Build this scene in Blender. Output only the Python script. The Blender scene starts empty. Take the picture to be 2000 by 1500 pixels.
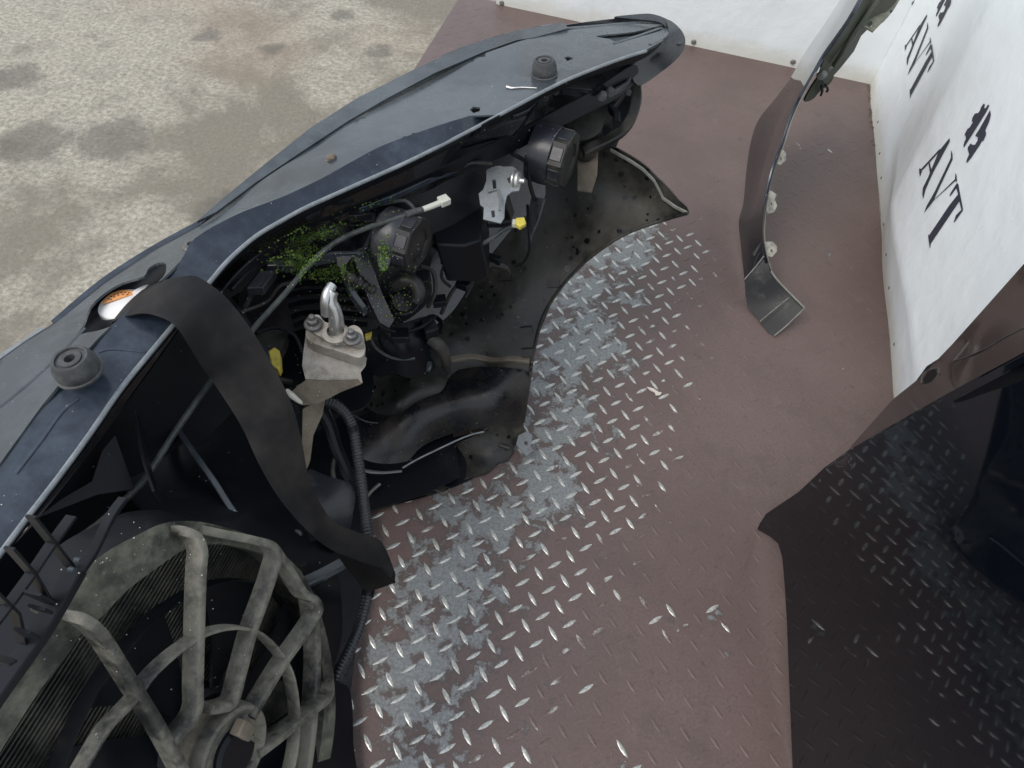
import bpy, bmesh, math, random
import numpy as np
from mathutils import Vector, Matrix
from mathutils.geometry import delaunay_2d_cdt
random.seed(7); rng = np.random.default_rng(7)
sc = bpy.context.scene
COL = sc.collection

# ------------------------------------------------------------------ camera, world, sun
F = 1400.0; NX, NY = 860.0, 1750.0; CH = 1.5
def _setup():
    n = np.array([NX-1000, NY-750, F]); n /= np.linalg.norm(n); up = -n
    fw = np.array([0, 0, 1.]) - up[2]*up; fw /= np.linalg.norm(fw)
    rt = np.cross(fw, up)
    return np.stack([rt, fw, up])
RM = _setup()                      # world = RM @ (right, down, forward)
CAMP = np.array([0, 0, CH])
cam = bpy.data.cameras.new('camera'); cam.sensor_width = 36; cam.lens = F/2000*36
cam.clip_start = 0.02; cam.clip_end = 500
co = bpy.data.objects.new('camera', cam); COL.objects.link(co)
m3 = Matrix([[RM[i][0], -RM[i][1], -RM[i][2]] for i in range(3)])
co.matrix_world = Matrix.Translation(CAMP) @ m3.to_4x4()
sc.camera = co

SUN_EL, SUN_AZ = math.radians(55), math.radians(235)     # azimuth clockwise from +Y
w = bpy.data.worlds.new('World'); sc.world = w; w.use_nodes = True
nt = w.node_tree; sky = nt.nodes.new('ShaderNodeTexSky'); sky.sky_type = 'NISHITA'; sky.sun_disc = False
sky.sun_elevation = SUN_EL; sky.sun_rotation = SUN_AZ; sky.air_density = 1.0; sky.dust_density = 4.0; sky.ozone_density = 1.0
tc = nt.nodes.new('ShaderNodeTexCoord'); cn = nt.nodes.new('ShaderNodeTexNoise'); cn.inputs['Scale'].default_value = 1.6; cn.inputs['Detail'].default_value = 5; nt.links.new(tc.outputs['Generated'], cn.inputs['Vector'])
cr_ = nt.nodes.new('ShaderNodeMapRange'); cr_.inputs[1].default_value = .35; cr_.inputs[2].default_value = .65; cr_.inputs[3].default_value = .35; cr_.inputs[4].default_value = .85; nt.links.new(cn.outputs['Fac'], cr_.inputs[0])
mx = nt.nodes.new('ShaderNodeMix'); mx.data_type = 'RGBA'; nt.links.new(cr_.outputs[0], mx.inputs[0]); nt.links.new(sky.outputs[0], mx.inputs[6]); mx.inputs[7].default_value = (5.5, 5.85, 6.3, 1)   # bright broken cloud over the sky
nt.links.new(mx.outputs[2], nt.nodes['Background'].inputs[0]); nt.nodes['Background'].inputs[1].default_value = 0.15
sl = bpy.data.lights.new('sun', 'SUN'); sl.energy = 1.1; sl.angle = math.radians(25); sl.color = (1, .97, .93)
so = bpy.data.objects.new('sun', sl); COL.objects.link(so)
sd = Vector((math.sin(SUN_AZ)*math.cos(SUN_EL), math.cos(SUN_AZ)*math.cos(SUN_EL), math.sin(SUN_EL)))
so.rotation_euler = sd.to_track_quat('Z', 'Y').to_euler(); so.location = (-3, -3, 6)
sc.view_settings.view_transform = 'Standard'; sc.view_settings.look = 'None'
sc.view_settings.exposure = 0.45; sc.view_settings.gamma = 1

# ------------------------------------------------------------------ helpers
def ray(x, y): return RM @ np.array([x-1000, y-750, F])
def W(x, y, z):
    d = ray(x, y); return CAMP + d*((z-CH)/d[2])
def onplane(x, y, o, n):
    d = ray(x, y); return CAMP + d*(np.dot(o-CAMP, n)/np.dot(d, n))
def nrm(v): v = np.array(v, float); return v/np.linalg.norm(v)
def topx(p):                       # world -> photograph pixel (only to lay out patterns)
    c = RM.T @ (np.array(p)-CAMP); return 1000+F*c[0]/c[2], 750+F*c[1]/c[2]
def crom(pts, k=6, closed=False):
    P = [np.array(p, float) for p in pts]; n = len(P); out = []
    rngi = range(n) if closed else range(n-1)
    for i in rngi:
        if closed: a, b, c, d = P[(i-1) % n], P[i], P[(i+1) % n], P[(i+2) % n]
        else: a, b, c, d = P[max(i-1, 0)], P[i], P[i+1], P[min(i+2, n-1)]
        for j in range(k):
            t = j/k
            out.append(.5*((2*b)+(-a+c)*t+(2*a-5*b+4*c-d)*t*t+(-a+3*b-3*c+d)*t**3))
    if not closed: out.append(P[-1])
    return out
def resample(pts, n):
    P = np.array(pts, float); s = np.r_[0, np.cumsum(np.linalg.norm(np.diff(P, axis=0), axis=1))]
    u = np.linspace(0, s[-1], n); return np.stack([np.interp(u, s, P[:, i]) for i in range(P.shape[1])], 1)
def TPS(ctrl):                     # smooth height through control points (px, py, value)
    C = np.array(ctrl, float); X = C[:, :2]/1000.; v = C[:, 2]; n = len(C)
    def U(r2): return r2*np.log(r2+1e-9)
    K = U(((X[:, None]-X[None])**2).sum(-1)) + np.eye(n)*1e-3; Pm = np.c_[np.ones(n), X]
    A = np.zeros((n+3, n+3)); A[:n, :n] = K; A[:n, n:] = Pm; A[n:, :n] = Pm.T
    s = np.linalg.lstsq(A, np.r_[v, 0, 0, 0], rcond=None)[0]
    def f(x, y):
        q = np.array([x, y])/1000.; return float(U(((X-q)**2).sum(-1))@s[:n] + s[n]+q@s[n+1:])
    return f
def hz(ctrl):
    if isinstance(ctrl, (int, float)): return lambda x, y: W(x, y, ctrl)
    f = TPS(ctrl); return lambda x, y: W(x, y, f(x, y))
def inpoly(x, y, P):
    r = False; j = len(P)-1
    for i in range(len(P)):
        if (P[i][1] > y) != (P[j][1] > y) and x < (P[j][0]-P[i][0])*(y-P[i][1])/(P[j][1]-P[i][1])+P[i][0]: r = not r
        j = i
    return r

class MB:
    def __init__(s): s.v = []; s.f = []; s.keep = False
    def add(s, vs, fs):
        o = len(s.v); s.v += [tuple(map(float, p)) for p in vs]; s.f += [tuple(i+o for i in f) for f in fs]; return s
    def grid(s, rows, closed=False):
        n = len(rows[0]); vs = [p for r in rows for p in r]; fs = []
        for i in range(len(rows)-1):
            for j in range(n if closed else n-1):
                a, b = i*n+j, i*n+(j+1) % n; fs.append((a, b, b+n, a+n))
        return s.add(vs, fs)
    def tube(s, pts, r, n=10, k=4, smooth=True, caps=True, ring=None):
        P = crom(pts, k) if smooth and len(pts) > 2 else [np.array(p, float) for p in pts]
        R = r if hasattr(r, '__len__') else None
        rows = []; up = None
        for i, p in enumerate(P):
            t = nrm(P[min(i+1, len(P)-1)]-P[max(i-1, 0)])
            if up is None: up = nrm(np.cross(t, [0.3, .2, .9]))
            u = nrm(up-np.dot(up, t)*t); up = u; v = np.cross(t, u)
            rr = np.interp(i/(len(P)-1), np.linspace(0, 1, len(R)), R) if R is not None else r
            if ring: rr = rr*(1+ring*(1 if (i//2) % 2 else -1))
            rows.append([p+rr*(math.cos(a)*u+math.sin(a)*v) for a in np.arange(n)*2*math.pi/n])
        s.grid(rows, True); o = len(s.v)
        if caps: s.f.append(tuple(range(o-n, o))); s.f.append(tuple(reversed(range(o-n*len(rows), o-n*len(rows)+n))))
        return s
    def lathe(s, c, ax, prof, n=32, ref=None, rmod=None):
        ax = nrm(ax); u = nrm(np.cross(ax, ref if ref is not None else [.1, .3, .9])); v = np.cross(ax, u); c = np.array(c, float); rows = []
        for r, h in prof:
            rows.append([c+ax*h+max(r, 1e-5)*(rmod(i) if rmod else 1)*(math.cos(2*math.pi*i/n)*u+math.sin(2*math.pi*i/n)*v) for i in range(n)])
        return s.grid(rows, True)
    def prism(s, top, d):
        top = [np.array(p, float) for p in top]; n = len(top); d = np.array(d, float)
        return s.add(top+[p+d for p in top], [tuple(range(n)), tuple(reversed(range(n, 2*n)))]+[(i, i+n, (i+1) % n+n, (i+1) % n) for i in range(n)])
    def box(s, c, a, b, d):        # centre and three half vectors
        c, a, b, d = map(np.array, (c, a, b, d)); P = [c+i*a+j*b+k*d for k in (-1, 1) for i, j in ((-1, -1), (1, -1), (1, 1), (-1, 1))]
        return s.add(P, [(3, 2, 1, 0), (4, 5, 6, 7), (0, 1, 5, 4), (1, 2, 6, 5), (2, 3, 7, 6), (3, 0, 4, 7)])
    def bar(s, pts, wdir, hw, depth, ddir, k=5, smooth=True):   # rectangular section swept along a path, depth along ddir
        P = crom(pts, k) if smooth and len(pts) > 2 else [np.array(p, float) for p in pts]
        rows = []; dd = nrm(ddir)
        for i, p in enumerate(P):
            t = nrm(P[min(i+1, len(P)-1)]-P[max(i-1, 0)]); sd_ = nrm(np.cross(t, dd))*hw; b = .12*hw
            e = nrm(sd_)*(hw*.3); z = dd*(hw*.3)
            rows.append([p+sd_-z, p+sd_-e, p-sd_+e, p-sd_-z, p-sd_-dd*depth, p+sd_-dd*depth])
        s.grid(rows, True); o = len(s.v); s.f.append(tuple(range(o-6, o))); s.f.append(tuple(reversed(range(o-6*len(rows), o-6*len(rows)+6))))
        return s
    def patch(s, outline, m, holes=(), step=14, k=4, smooth=True):
        O = crom([(a[0], a[1]) for a in outline], k, True) if smooth else [np.array(a[:2], float) for a in outline]
        O2 = []
        for i in range(len(O)):
            a, b = O[i], O[(i+1) % len(O)]; q = max(1, int(np.linalg.norm(b-a)/(step*.7)))
            O2 += [a+(b-a)*t/q for t in range(q)]
        O = O2
        H = [crom(h, 3, True) if len(h) > 5 else [np.array(a, float) for a in h] for h in holes]
        vs = [Vector(p) for p in O]; ed = [(i, (i+1) % len(O)) for i in range(len(O))]
        for h in H:
            o = len(vs); vs += [Vector(p) for p in h]; ed += [(o+i, o+(i+1) % len(h)) for i in range(len(h))]
        A = np.array(O); x0, y0 = A.min(0); x1, y1 = A.max(0)
        allp = np.array([tuple(v) for v in vs])
        for iy, y in enumerate(np.arange(y0+step/2, y1, step)):
            for x in np.arange(x0+(step/2 if iy % 2 else step*.9), x1, step):
                if inpoly(x, y, O) and not any(inpoly(x, y, h) for h in H) and ((allp-[x, y])**2).sum(1).min() > (step*.5)**2: vs.append(Vector((x, y)))
        r = delaunay_2d_cdt(vs, ed, [], 0, 1e-6); V, Fc = r[0], r[2]
        P = [m(v[0], v[1]) for v in V]; fs = []
        for f in Fc:
            c = sum((V[i] for i in f), Vector((0, 0)))/len(f)
            if not inpoly(c[0], c[1], O) or any(inpoly(c[0], c[1], h) for h in H): continue
            a, b, d = P[f[0]], P[f[1]], P[f[2]]
            fs.append(tuple(f) if np.dot(np.cross(b-a, d-a), CAMP-a) > 0 else tuple(reversed(f)))
        s.keep = True; return s.add(P, fs)
    def build(s, name, mat, parent=None, thick=0, smooth=True, bevel=0, fix=True, angle=35):
        off = np.array(parent['_o']) if parent and '_o' in parent else np.zeros(3)
        me = bpy.data.meshes.new(name); me.from_pydata([tuple(np.array(p)-off) for p in s.v], [], s.f)
        if fix and not s.keep:
            bm = bmesh.new(); bm.from_mesh(me); bmesh.ops.recalc_face_normals(bm, faces=bm.faces); bm.to_mesh(me); bm.free()
        if thick:                       # real sheet: back side and rim, the rim with vertices of its own so that edges stay crisp
            me.update(); n = len(me.vertices); V = np.array([v.co[:] for v in me.vertices]); NV = np.array([v.normal[:] for v in me.vertices])
            Fs = [tuple(q.vertices) for q in me.polygons]; cnt = {}
            for f in Fs:
                for i in range(len(f)):
                    e = (f[i], f[(i+1) % len(f)]); k = (min(e), max(e)); cnt[k] = None if k in cnt else e
            vs = [tuple(v) for v in V]+[tuple(v) for v in V-NV*thick]; fs = Fs+[tuple(i+n for i in reversed(f)) for f in Fs]
            for k, e in cnt.items():
                if e is None: continue
                o2 = len(vs); a_, b_ = e; vs += [vs[b_], vs[a_], vs[a_+n], vs[b_+n]]; fs.append((o2, o2+1, o2+2, o2+3))
            nm = me.name; bpy.data.meshes.remove(me); me = bpy.data.meshes.new(name); me.from_pydata(vs, [], fs)
        me.materials.append(mat)
        o = bpy.data.objects.new(name, me); COL.objects.link(o); o['_o'] = [float(a) for a in off]
        if parent: o.parent = parent
        if smooth:
            for p in me.polygons: p.use_smooth = True
            me.set_sharp_from_angle(angle=math.radians(angle))
        if bevel:
            md = o.modifiers.new('b', 'BEVEL'); md.width = bevel; md.segments = 2; md.limit_method = 'ANGLE'; md.angle_limit = math.radians(40)
        return o
def tag(o, label=None, cat=None, group=None, kind=None):
    if label: o['label'] = label
    if cat: o['category'] = cat
    if group: o['group'] = group
    if kind: o['kind'] = kind
    return o
def thing(name, loc, label, cat, group=None):
    o = bpy.data.objects.new(name, None); COL.objects.link(o); o.location = tuple(map(float, loc)); o.empty_display_size = .05
    o['_o'] = [float(a) for a in loc]; return tag(o, label, cat, group)

# ------------------------------------------------------------------ materials
def newmat(name):
    m = bpy.data.materials.new(name); m.use_nodes = True; nt = m.node_tree; return m, nt, nt.nodes['Principled BSDF']
def N(nt, t, **kw):
    n = nt.nodes.new(t)
    for k, v in kw.items():
        if hasattr(n, k) and k not in ('Scale',): setattr(n, k, v)
    return n
def noise(nt, scale, detail=6, rough=.6, vec=None, dist=0):
    n = nt.nodes.new('ShaderNodeTexNoise'); n.inputs['Scale'].default_value = scale; n.inputs['Detail'].default_value = detail
    n.inputs['Roughness'].default_value = rough; n.inputs['Distortion'].default_value = dist
    if vec is None: vec = nt.nodes.new('ShaderNodeNewGeometry').outputs['Position']
    nt.links.new(vec, n.inputs['Vector']); return n.outputs['Fac']
def ramp(nt, fac, a, b, inv=False):
    n = nt.nodes.new('ShaderNodeMapRange'); n.interpolation_type = 'SMOOTHSTEP'; n.inputs[1].default_value = a; n.inputs[2].default_value = b
    if inv: n.inputs[3].default_value = 1; n.inputs[4].default_value = 0
    nt.links.new(fac, n.inputs[0]); return n.outputs[0]
def math_(nt, op, a, b=None, clamp=False):
    n = nt.nodes.new('ShaderNodeMath'); n.operation = op; n.use_clamp = clamp
    for i, q in enumerate((a, b)):
        if q is None: continue
        if isinstance(q, (int, float)): n.inputs[i].default_value = q
        else: nt.links.new(q, n.inputs[i])
    return n.outputs[0]
def mixc(nt, fac, a, b):
    n = nt.nodes.new('ShaderNodeMix'); n.data_type = 'RGBA'
    if isinstance(fac, (int, float)): n.inputs[0].default_value = fac
    else: nt.links.new(fac, n.inputs[0])
    for i, q in ((6, a), (7, b)):
        if isinstance(q, tuple): n.inputs[i].default_value = (*q, 1)
        else: nt.links.new(q, n.inputs[i])
    return n.outputs[2]
def mixf(nt, fac, a, b):
    n = nt.nodes.new('ShaderNodeMix'); n.data_type = 'FLOAT'
    if isinstance(fac, (int, float)): n.inputs[0].default_value = fac
    else: nt.links.new(fac, n.inputs[0])
    for i, q in ((2, a), (3, b)):
        if isinstance(q, (int, float)): n.inputs[i].default_value = q
        else: nt.links.new(q, n.inputs[i])
    return n.outputs[0]
def bump(nt, bs, h, strength=.3, dist=.002):
    n = nt.nodes.new('ShaderNodeBump'); n.inputs['Strength'].default_value = strength; n.inputs['Distance'].default_value = dist
    nt.links.new(h, n.inputs['Height']); nt.links.new(n.outputs[0], bs.inputs['Normal'])
def dusty(name, base, rough, dust, amt, scale=14, metallic=0, drough=.85, bumps=.15, bscale=500, coat=0, spots=None, spec=.5, fleck=0):
    m, nt, b = newmat(name)
    f = noise(nt, scale, 8, .65); f2 = noise(nt, scale*9, 4, .7)
    k = math_(nt, 'ADD', math_(nt, 'MULTIPLY', f, .75), math_(nt, 'MULTIPLY', f2, .25))
    lo = .72-.45*amt; mk = math_(nt, 'MULTIPLY', ramp(nt, k, lo-.1, lo+.18), min(1, .35+amt))
    c = mixc(nt, mk, base, dust); r = mixf(nt, mk, rough, drough)
    if spots:
        v = nt.nodes.new('ShaderNodeTexVoronoi'); v.inputs['Scale'].default_value = spots; v.inputs['Randomness'].default_value = 1
        nt.links.new(nt.nodes.new('ShaderNodeNewGeometry').outputs['Position'], v.inputs['Vector'])
        q = ramp(nt, math_(nt, 'ADD', v.outputs['Distance'], math_(nt, 'MULTIPLY', noise(nt, 30, 3), .5)), .42, .50, True)
        c = mixc(nt, q, c, (.004, .004, .004)); r = mixf(nt, q, r, .25)
    if fleck:
        q = ramp(nt, noise(nt, 260, 3, .5), .74-.02*fleck, .78); c = mixc(nt, q, c, (.42, .43, .4))
    nt.links.new(c, b.inputs['Base Color']); nt.links.new(r, b.inputs['Roughness']); b.inputs['Metallic'].default_value = metallic
    b.inputs['Specular IOR Level'].default_value = spec
    if coat: b.inputs['Coat Weight'].default_value = coat; b.inputs['Coat Roughness'].default_value = .04
    if bumps: bump(nt, b, noise(nt, bscale, 4, .6), bumps, .0006)
    return m
BLK = (.008, .009, .011)
M = dict(
    plastic=dusty('black_plastic', (.005, .006, .0085), .36, (.016, .016, .0155), .28, 12, spec=.22),
    grime=dusty('grimy_plastic', (.008, .008, .008), .4, (.055, .053, .045), .45, 14, bumps=.3, fleck=1, spec=.4),
    cover=dusty('dusty_cover_plastic', (.026, .032, .038), .16, (.085, .10, .108), .5, 3, drough=.32, bumps=.12, fleck=.5),
    gloss=dusty('smooth_black_trim', (.012, .018, .028), .16, (.07, .09, .115), .42, 3.5, drough=.32, bumps=.05, fleck=1),  # blue-grey patches paint the rail's sky highlights into its colour
    bumper=dusty('bumper_paint', (.012, .014, .018), .2, (.06, .06, .055), .3, 9, bumps=0, coat=.5),
    inner=dusty('bumper_inside', (.010, .011, .010), .33, (.078, .072, .056), .5, 5, spots=38, bumps=.25, fleck=1, spec=.4),
    wet=dusty('wet_black_plastic', (.009, .010, .012), .26, (.05, .038, .026), .42, 13, bumps=.2, fleck=1, spec=.45),
    shroud=dusty('dusty_shroud', (.014, .016, .015), .5, (.20, .20, .15), .52, 9, bumps=.35, fleck=1),
    bars=dusty('dusty_bars', (.014, .016, .016), .42, (.21, .20, .16), .6, 11, bumps=.35, fleck=1),
    motor=dusty('fan_motor_metal', (.04, .042, .04), .5, (.20, .185, .145), .6, 14, bumps=.3),
    paint=dusty('black_body_paint', (.003, .0045, .007),   .03, (.009, .012, .015), .12, 8, bumps=0, coat=.5, drough=.16),
    rubber=dusty('rubber', (.03, .032, .034), .6, (.11, .115, .115), .5, 20, bumps=.2),
    alu=dusty('aluminium', (.55, .56, .55), .32, (.3, .28, .22), .3, 40, metallic=.85, bumps=.3),
    cast=dusty('cast_block', (.36, .34, .30), .6, (.17, .145, .11), .5, 40, metallic=.1, bumps=.6, bscale=300, fleck=1),
    edge=dusty('worn_hem', (.16, .18, .19), .25, (.3, .32, .33), .4, 30, bumps=0),  # lighter grey stands in for the bright highlight on the hem
    radiator=dusty('radiator_metal', (.03, .032, .03), .5, (.15, .145, .115), .55, 20),
    lamp=dusty('lamp_plastic', (.016, .018, .024), .3, (.07, .072, .07), .4, 18),
    rust=dusty('tan_bracket', (.17, .145, .11), .65, (.085, .07, .052), .5, 20, bumps=.4),
    zinc=dusty('zinc_plate', (.26, .28, .29), .35, (.15, .15, .14), .45, 40, metallic=.5, bumps=.2),
    bolt=dusty('bolt_steel', (.16, .16, .16), .4, (.12, .10, .07), .4, 60, metallic=.6),
    yellow=dusty('yellow_plastic', (.55, .46, .07), .5, (.25, .2, .06), .4, 60),
    white=dusty('cap_white', (.8, .8, .78), .4, (.6, .6, .56), .2, 40, bumps=0),
    orange=dusty('orange_label', (.80, .36, .13), .4, (.75, .5, .28), .3, 60, bumps=0),
    cable=dusty('cable_sheath', (.022, .026, .026), .36, (.07, .08, .074), .5, 40, bumps=.1),
    convo=dusty('corrugated_conduit', (.02, .022, .026), .35, (.07, .07, .065), .35, 30, bumps=0),
    green=dusty('green_primer', (.035, .042, .026), .45, (.08, .082, .06), .4, 14),
    foam=dusty('grey_foam', (.16, .165, .16), .8, (.26, .26, .24), .5, 50, bumps=.5),
    gum=dusty('dark_sealant', (.045, .045, .042), .6, (.09, .09, .08), .4, 60),
    seal=dusty('grey_sealant_highlight', (.2, .2, .18), .7, (.12, .12, .10), .5, 60, bumps=.5),
    cream=dusty('ferrule', (.5, .5, .44), .5, (.3, .3, .25), .4, 50),
    moss=dusty('moss', (.06, .125, .012), .6, (.14, .21, .03), .6, 120, bumps=0),
    chip=dusty('pale_chip', (.55, .52, .46), .7, (.4, .36, .3), .4, 60),
    ink=dusty('printed_ink', (.035, .038, .055), .6, (.05, .053, .07), .3, 30, bumps=0),
    screw=dusty('grey_screw', (.2, .2, .19), .5, (.12, .1, .07), .4, 60, metallic=.4),
)
# webbing
m, nt, b = newmat('webbing'); g = noise(nt, 9, 4)
wv = nt.nodes.new('ShaderNodeTexNoise'); wv.inputs['Scale'].default_value = 900; nt.links.new(nt.nodes.new('ShaderNodeNewGeometry').outputs['Position'], wv.inputs['Vector'])
nt.links.new(mixc(nt, ramp(nt, g, .35, .7), (.006, .006, .0065), (.028, .026, .024)), b.inputs['Base Color']); b.inputs['Roughness'].default_value = .6
b.inputs['Specular IOR Level'].default_value = .22; bump(nt, b, wv.outputs['Fac'], .5, .0008); M['strap'] = m
# concrete
m, nt, b = newmat('weathered_concrete')
geo = nt.nodes.new('ShaderNodeNewGeometry').outputs['Position']
big = noise(nt, 1.6, 8, .62, geo, .3); med = noise(nt, 7, 8, .7, geo); fine = noise(nt, 60, 8, .75, geo); warm = noise(nt, .9, 3, .5, geo); pit = noise(nt, 34, 5, .8, geo)
c = mixc(nt, ramp(nt, fine, .3, .7), (.19, .175, .138), (.47, .438, .36))
c = mixc(nt, math_(nt, 'MULTIPLY', ramp(nt, big, .44, .58), .78), c, (.155, .138, .105))
c = mixc(nt, math_(nt, 'MULTIPLY', ramp(nt, med, .46, .70), .5), c, (.17, .158, .13))
c = mixc(nt, math_(nt, 'MULTIPLY', ramp(nt, warm, .5, .66), .4), c, (.28, .21, .15))
c = mixc(nt, math_(nt, 'MULTIPLY', ramp(nt, pit, .62, .7), .7), c, (.10, .092, .078))
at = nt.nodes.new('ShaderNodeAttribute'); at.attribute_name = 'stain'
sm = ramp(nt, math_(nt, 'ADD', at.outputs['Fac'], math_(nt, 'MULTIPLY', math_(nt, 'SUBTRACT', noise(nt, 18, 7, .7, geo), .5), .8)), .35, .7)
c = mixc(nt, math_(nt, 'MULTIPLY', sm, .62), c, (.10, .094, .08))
gr = noise(nt, 95, 7, .85, geo)
c = mixc(nt, math_(nt, 'MULTIPLY', ramp(nt, gr, .54, .66), .75), c, (.12, .11, .085))
c = mixc(nt, math_(nt, 'MULTIPLY', ramp(nt, gr, .30, .42, True), .6), c, (.60, .57, .49))
cr = nt.nodes.new('ShaderNodeTexVoronoi'); cr.feature = 'DISTANCE_TO_EDGE'; cr.inputs['Scale'].default_value = .9
wp = nt.nodes.new('ShaderNodeVectorMath'); wp.operation = 'ADD'; nt.links.new(geo, wp.inputs[0]); nz = nt.nodes.new('ShaderNodeTexNoise'); nz.inputs['Scale'].default_value = 4; nz.inputs['Detail'].default_value = 6; nt.links.new(geo, nz.inputs['Vector']); sc_ = nt.nodes.new('ShaderNodeVectorMath'); sc_.operation = 'SCALE'; sc_.inputs[3].default_value = .35; nt.links.new(nz.outputs['Color'], sc_.inputs[0]); nt.links.new(sc_.outputs[0], wp.inputs[1]); nt.links.new(wp.outputs[0], cr.inputs['Vector'])
c = mixc(nt, math_(nt, 'MULTIPLY', math_(nt, 'MULTIPLY', ramp(nt, cr.outputs['Distance'], .0, .006, True), ramp(nt, big, .5, .6)), .5), c, (.12, .11, .09))
nt.links.new(c, b.inputs['Base Color']); b.inputs['Roughness'].default_value = .9
bump(nt, b, math_(nt, 'ADD', fine, pit), .6, .004); M['concrete'] = m
# painted deck plate
def deckmat(name, tread):
    m, nt, b = newmat(name); geo = nt.nodes.new('ShaderNodeNewGeometry').outputs['Position']
    at = nt.nodes.new('ShaderNodeAttribute'); at.attribute_name = 'wear'; wr = at.outputs['Fac']
    n1 = noise(nt, 22, 7, .62, geo, .4); n2 = noise(nt, 7, 3, .5, geo); n3 = noise(nt, 160, 4, .7, geo); big = noise(nt, 2.2, 5, .6, geo)
    wsum = math_(nt, 'ADD', wr, math_(nt, 'MULTIPLY', math_(nt, 'SUBTRACT', n1, .5), 2.0))
    wsum = math_(nt, 'ADD', wsum, math_(nt, 'MULTIPLY', math_(nt, 'SUBTRACT', n2, .5), 1.5))
    wsum = math_(nt, 'ADD', wsum, math_(nt, 'MULTIPLY', math_(nt, 'SUBTRACT', noise(nt, 75, 5, .7, geo), .5), .8))
    mk = ramp(nt, wsum, .50, .82) if not tread else ramp(nt, math_(nt, 'ADD', at.outputs['Fac'], math_(nt, 'MULTIPLY', math_(nt, 'SUBTRACT', n1, .5), 1.1)), .30, .42)
    pc = mixc(nt, ramp(nt, big, .3, .7), (.108, .075, .067), (.140, .100, .091))
    pc = mixc(nt, math_(nt, 'MULTIPLY', ramp(nt, n3, .3, .75), .5), pc, (.075, .048, .042))
    pc = mixc(nt, math_(nt, 'MULTIPLY', ramp(nt, noise(nt, 11, 9, .75, geo), .55, .75), .45), pc, (.18, .145, .133))
    # fine dark fibres and grit
    fib = nt.nodes.new('ShaderNodeTexNoise'); fib.inputs['Scale'].default_value = 15; fib.inputs['Detail'].default_value = 3; fib.inputs['Distortion'].default_value = 2.5
    nt.links.new(geo, fib.inputs['Vector']); fl = ramp(nt, math_(nt, 'ABSOLUTE', math_(nt, 'SUBTRACT', fib.outputs['Fac'], .5)), .0, .006, True)
    fl = math_(nt, 'MULTIPLY', fl, ramp(nt, noise(nt, 30, 2, .5, geo), .46, .56))
    pc = mixc(nt, math_(nt, 'MULTIPLY', fl, .65), pc, (.05, .045, .04))
    pc = mixc(nt, math_(nt, 'MULTIPLY', ramp(nt, noise(nt, 95, 3, .6, geo), .70, .75), .8), pc, (.06, .045, .04))
    pc = mixc(nt, math_(nt, 'MULTIPLY', ramp(nt, noise(nt, 120, 2, .5, geo), .76, .80), .9), pc, (.5, .48, .44))
    pc = mixc(nt, math_(nt, 'MULTIPLY', ramp(nt, noise(nt, 5, 8, .75, geo), .50, .68), .45), pc, (.075, .058, .050))
    pc = mixc(nt, math_(nt, 'MULTIPLY', ramp(nt, noise(nt, 40, 4, .6, geo, 1.2), .66, .72), .6), pc, (.045, .036, .03))
    if tread: mc = mixc(nt, ramp(nt, n3, .3, .7), (.30, .305, .28), (.60, .605, .56))
    else: mc = mixc(nt, ramp(nt, n3, .35, .7), (.17, .18, .175), (.27, .283, .28))
    # dark rim round each bare patch
    rim = math_(nt, 'MULTIPLY', ramp(nt, wsum, .46, .56), math_(nt, 'SUBTRACT', 1, ramp(nt, wsum, .58, .72)))
    c = mixc(nt, mk, pc, mc)
    if not tread: c = mixc(nt, math_(nt, 'MULTIPLY', rim, .6), c, (.06, .05, .045))
    nt.links.new(c, b.inputs['Base Color'])
    nt.links.new(math_(nt, 'MULTIPLY', mk, .5 if tread else .35), b.inputs['Metallic'])
    nt.links.new(mixf(nt, mk, .42, .3 if tread else .36), b.inputs['Roughness'])
    h = math_(nt, 'ADD', math_(nt, 'MULTIPLY', n3, .5), math_(nt, 'ADD', math_(nt, 'MULTIPLY', noise(nt, 45, 5, .7, geo), .8), math_(nt, 'MULTIPLY', mk, -.5)))
    bump(nt, b, h, .35, .0012); return m
M['deck'] = deckmat('painted_deck', False); M['tread'] = deckmat('deck_treads', True)
# white banner / wall
def wallmat(name, base, d):
    m, nt, b = newmat(name); geo = nt.nodes.new('ShaderNodeNewGeometry').outputs['Position']
    sep = nt.nodes.new('ShaderNodeSeparateXYZ'); nt.links.new(geo, sep.inputs[0])
    low = math_(nt, 'MULTIPLY', ramp(nt, math_(nt, 'ADD', sep.outputs[2], math_(nt, 'MULTIPLY', noise(nt, 14, 6, .7, geo), .10)), .05, .14, True), .5)
    c = mixc(nt, low, base, d)
    c = mixc(nt, math_(nt, 'MULTIPLY', ramp(nt, noise(nt, 90, 3, .6, geo), .72, .78), .5), c, (.35, .33, .28))
    mp = nt.nodes.new('ShaderNodeMapping'); mp.inputs['Scale'].default_value = (1, 1, .12); nt.links.new(geo, mp.inputs['Vector'])
    c = mixc(nt, math_(nt, 'MULTIPLY', ramp(nt, noise(nt, 26, 6, .7, mp.outputs[0]), .60, .78), .10), c, (.48, .46, .40))
    c = mixc(nt, math_(nt, 'MULTIPLY', ramp(nt, noise(nt, 3, 6, .6, geo), .5, .7), .06), c, (.55, .56, .54))
    nt.links.new(c, b.inputs['Base Color']); b.inputs['Roughness'].default_value = .4; bump(nt, b, noise(nt, 7, 5, .5, geo), .35, .02); return m
M['wall'] = wallmat('white_wall', (.80, .85, .86), (.5, .47, .36)); M['banner'] = wallmat('white_banner', (.82, .87, .88), (.5, .46, .33))

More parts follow.
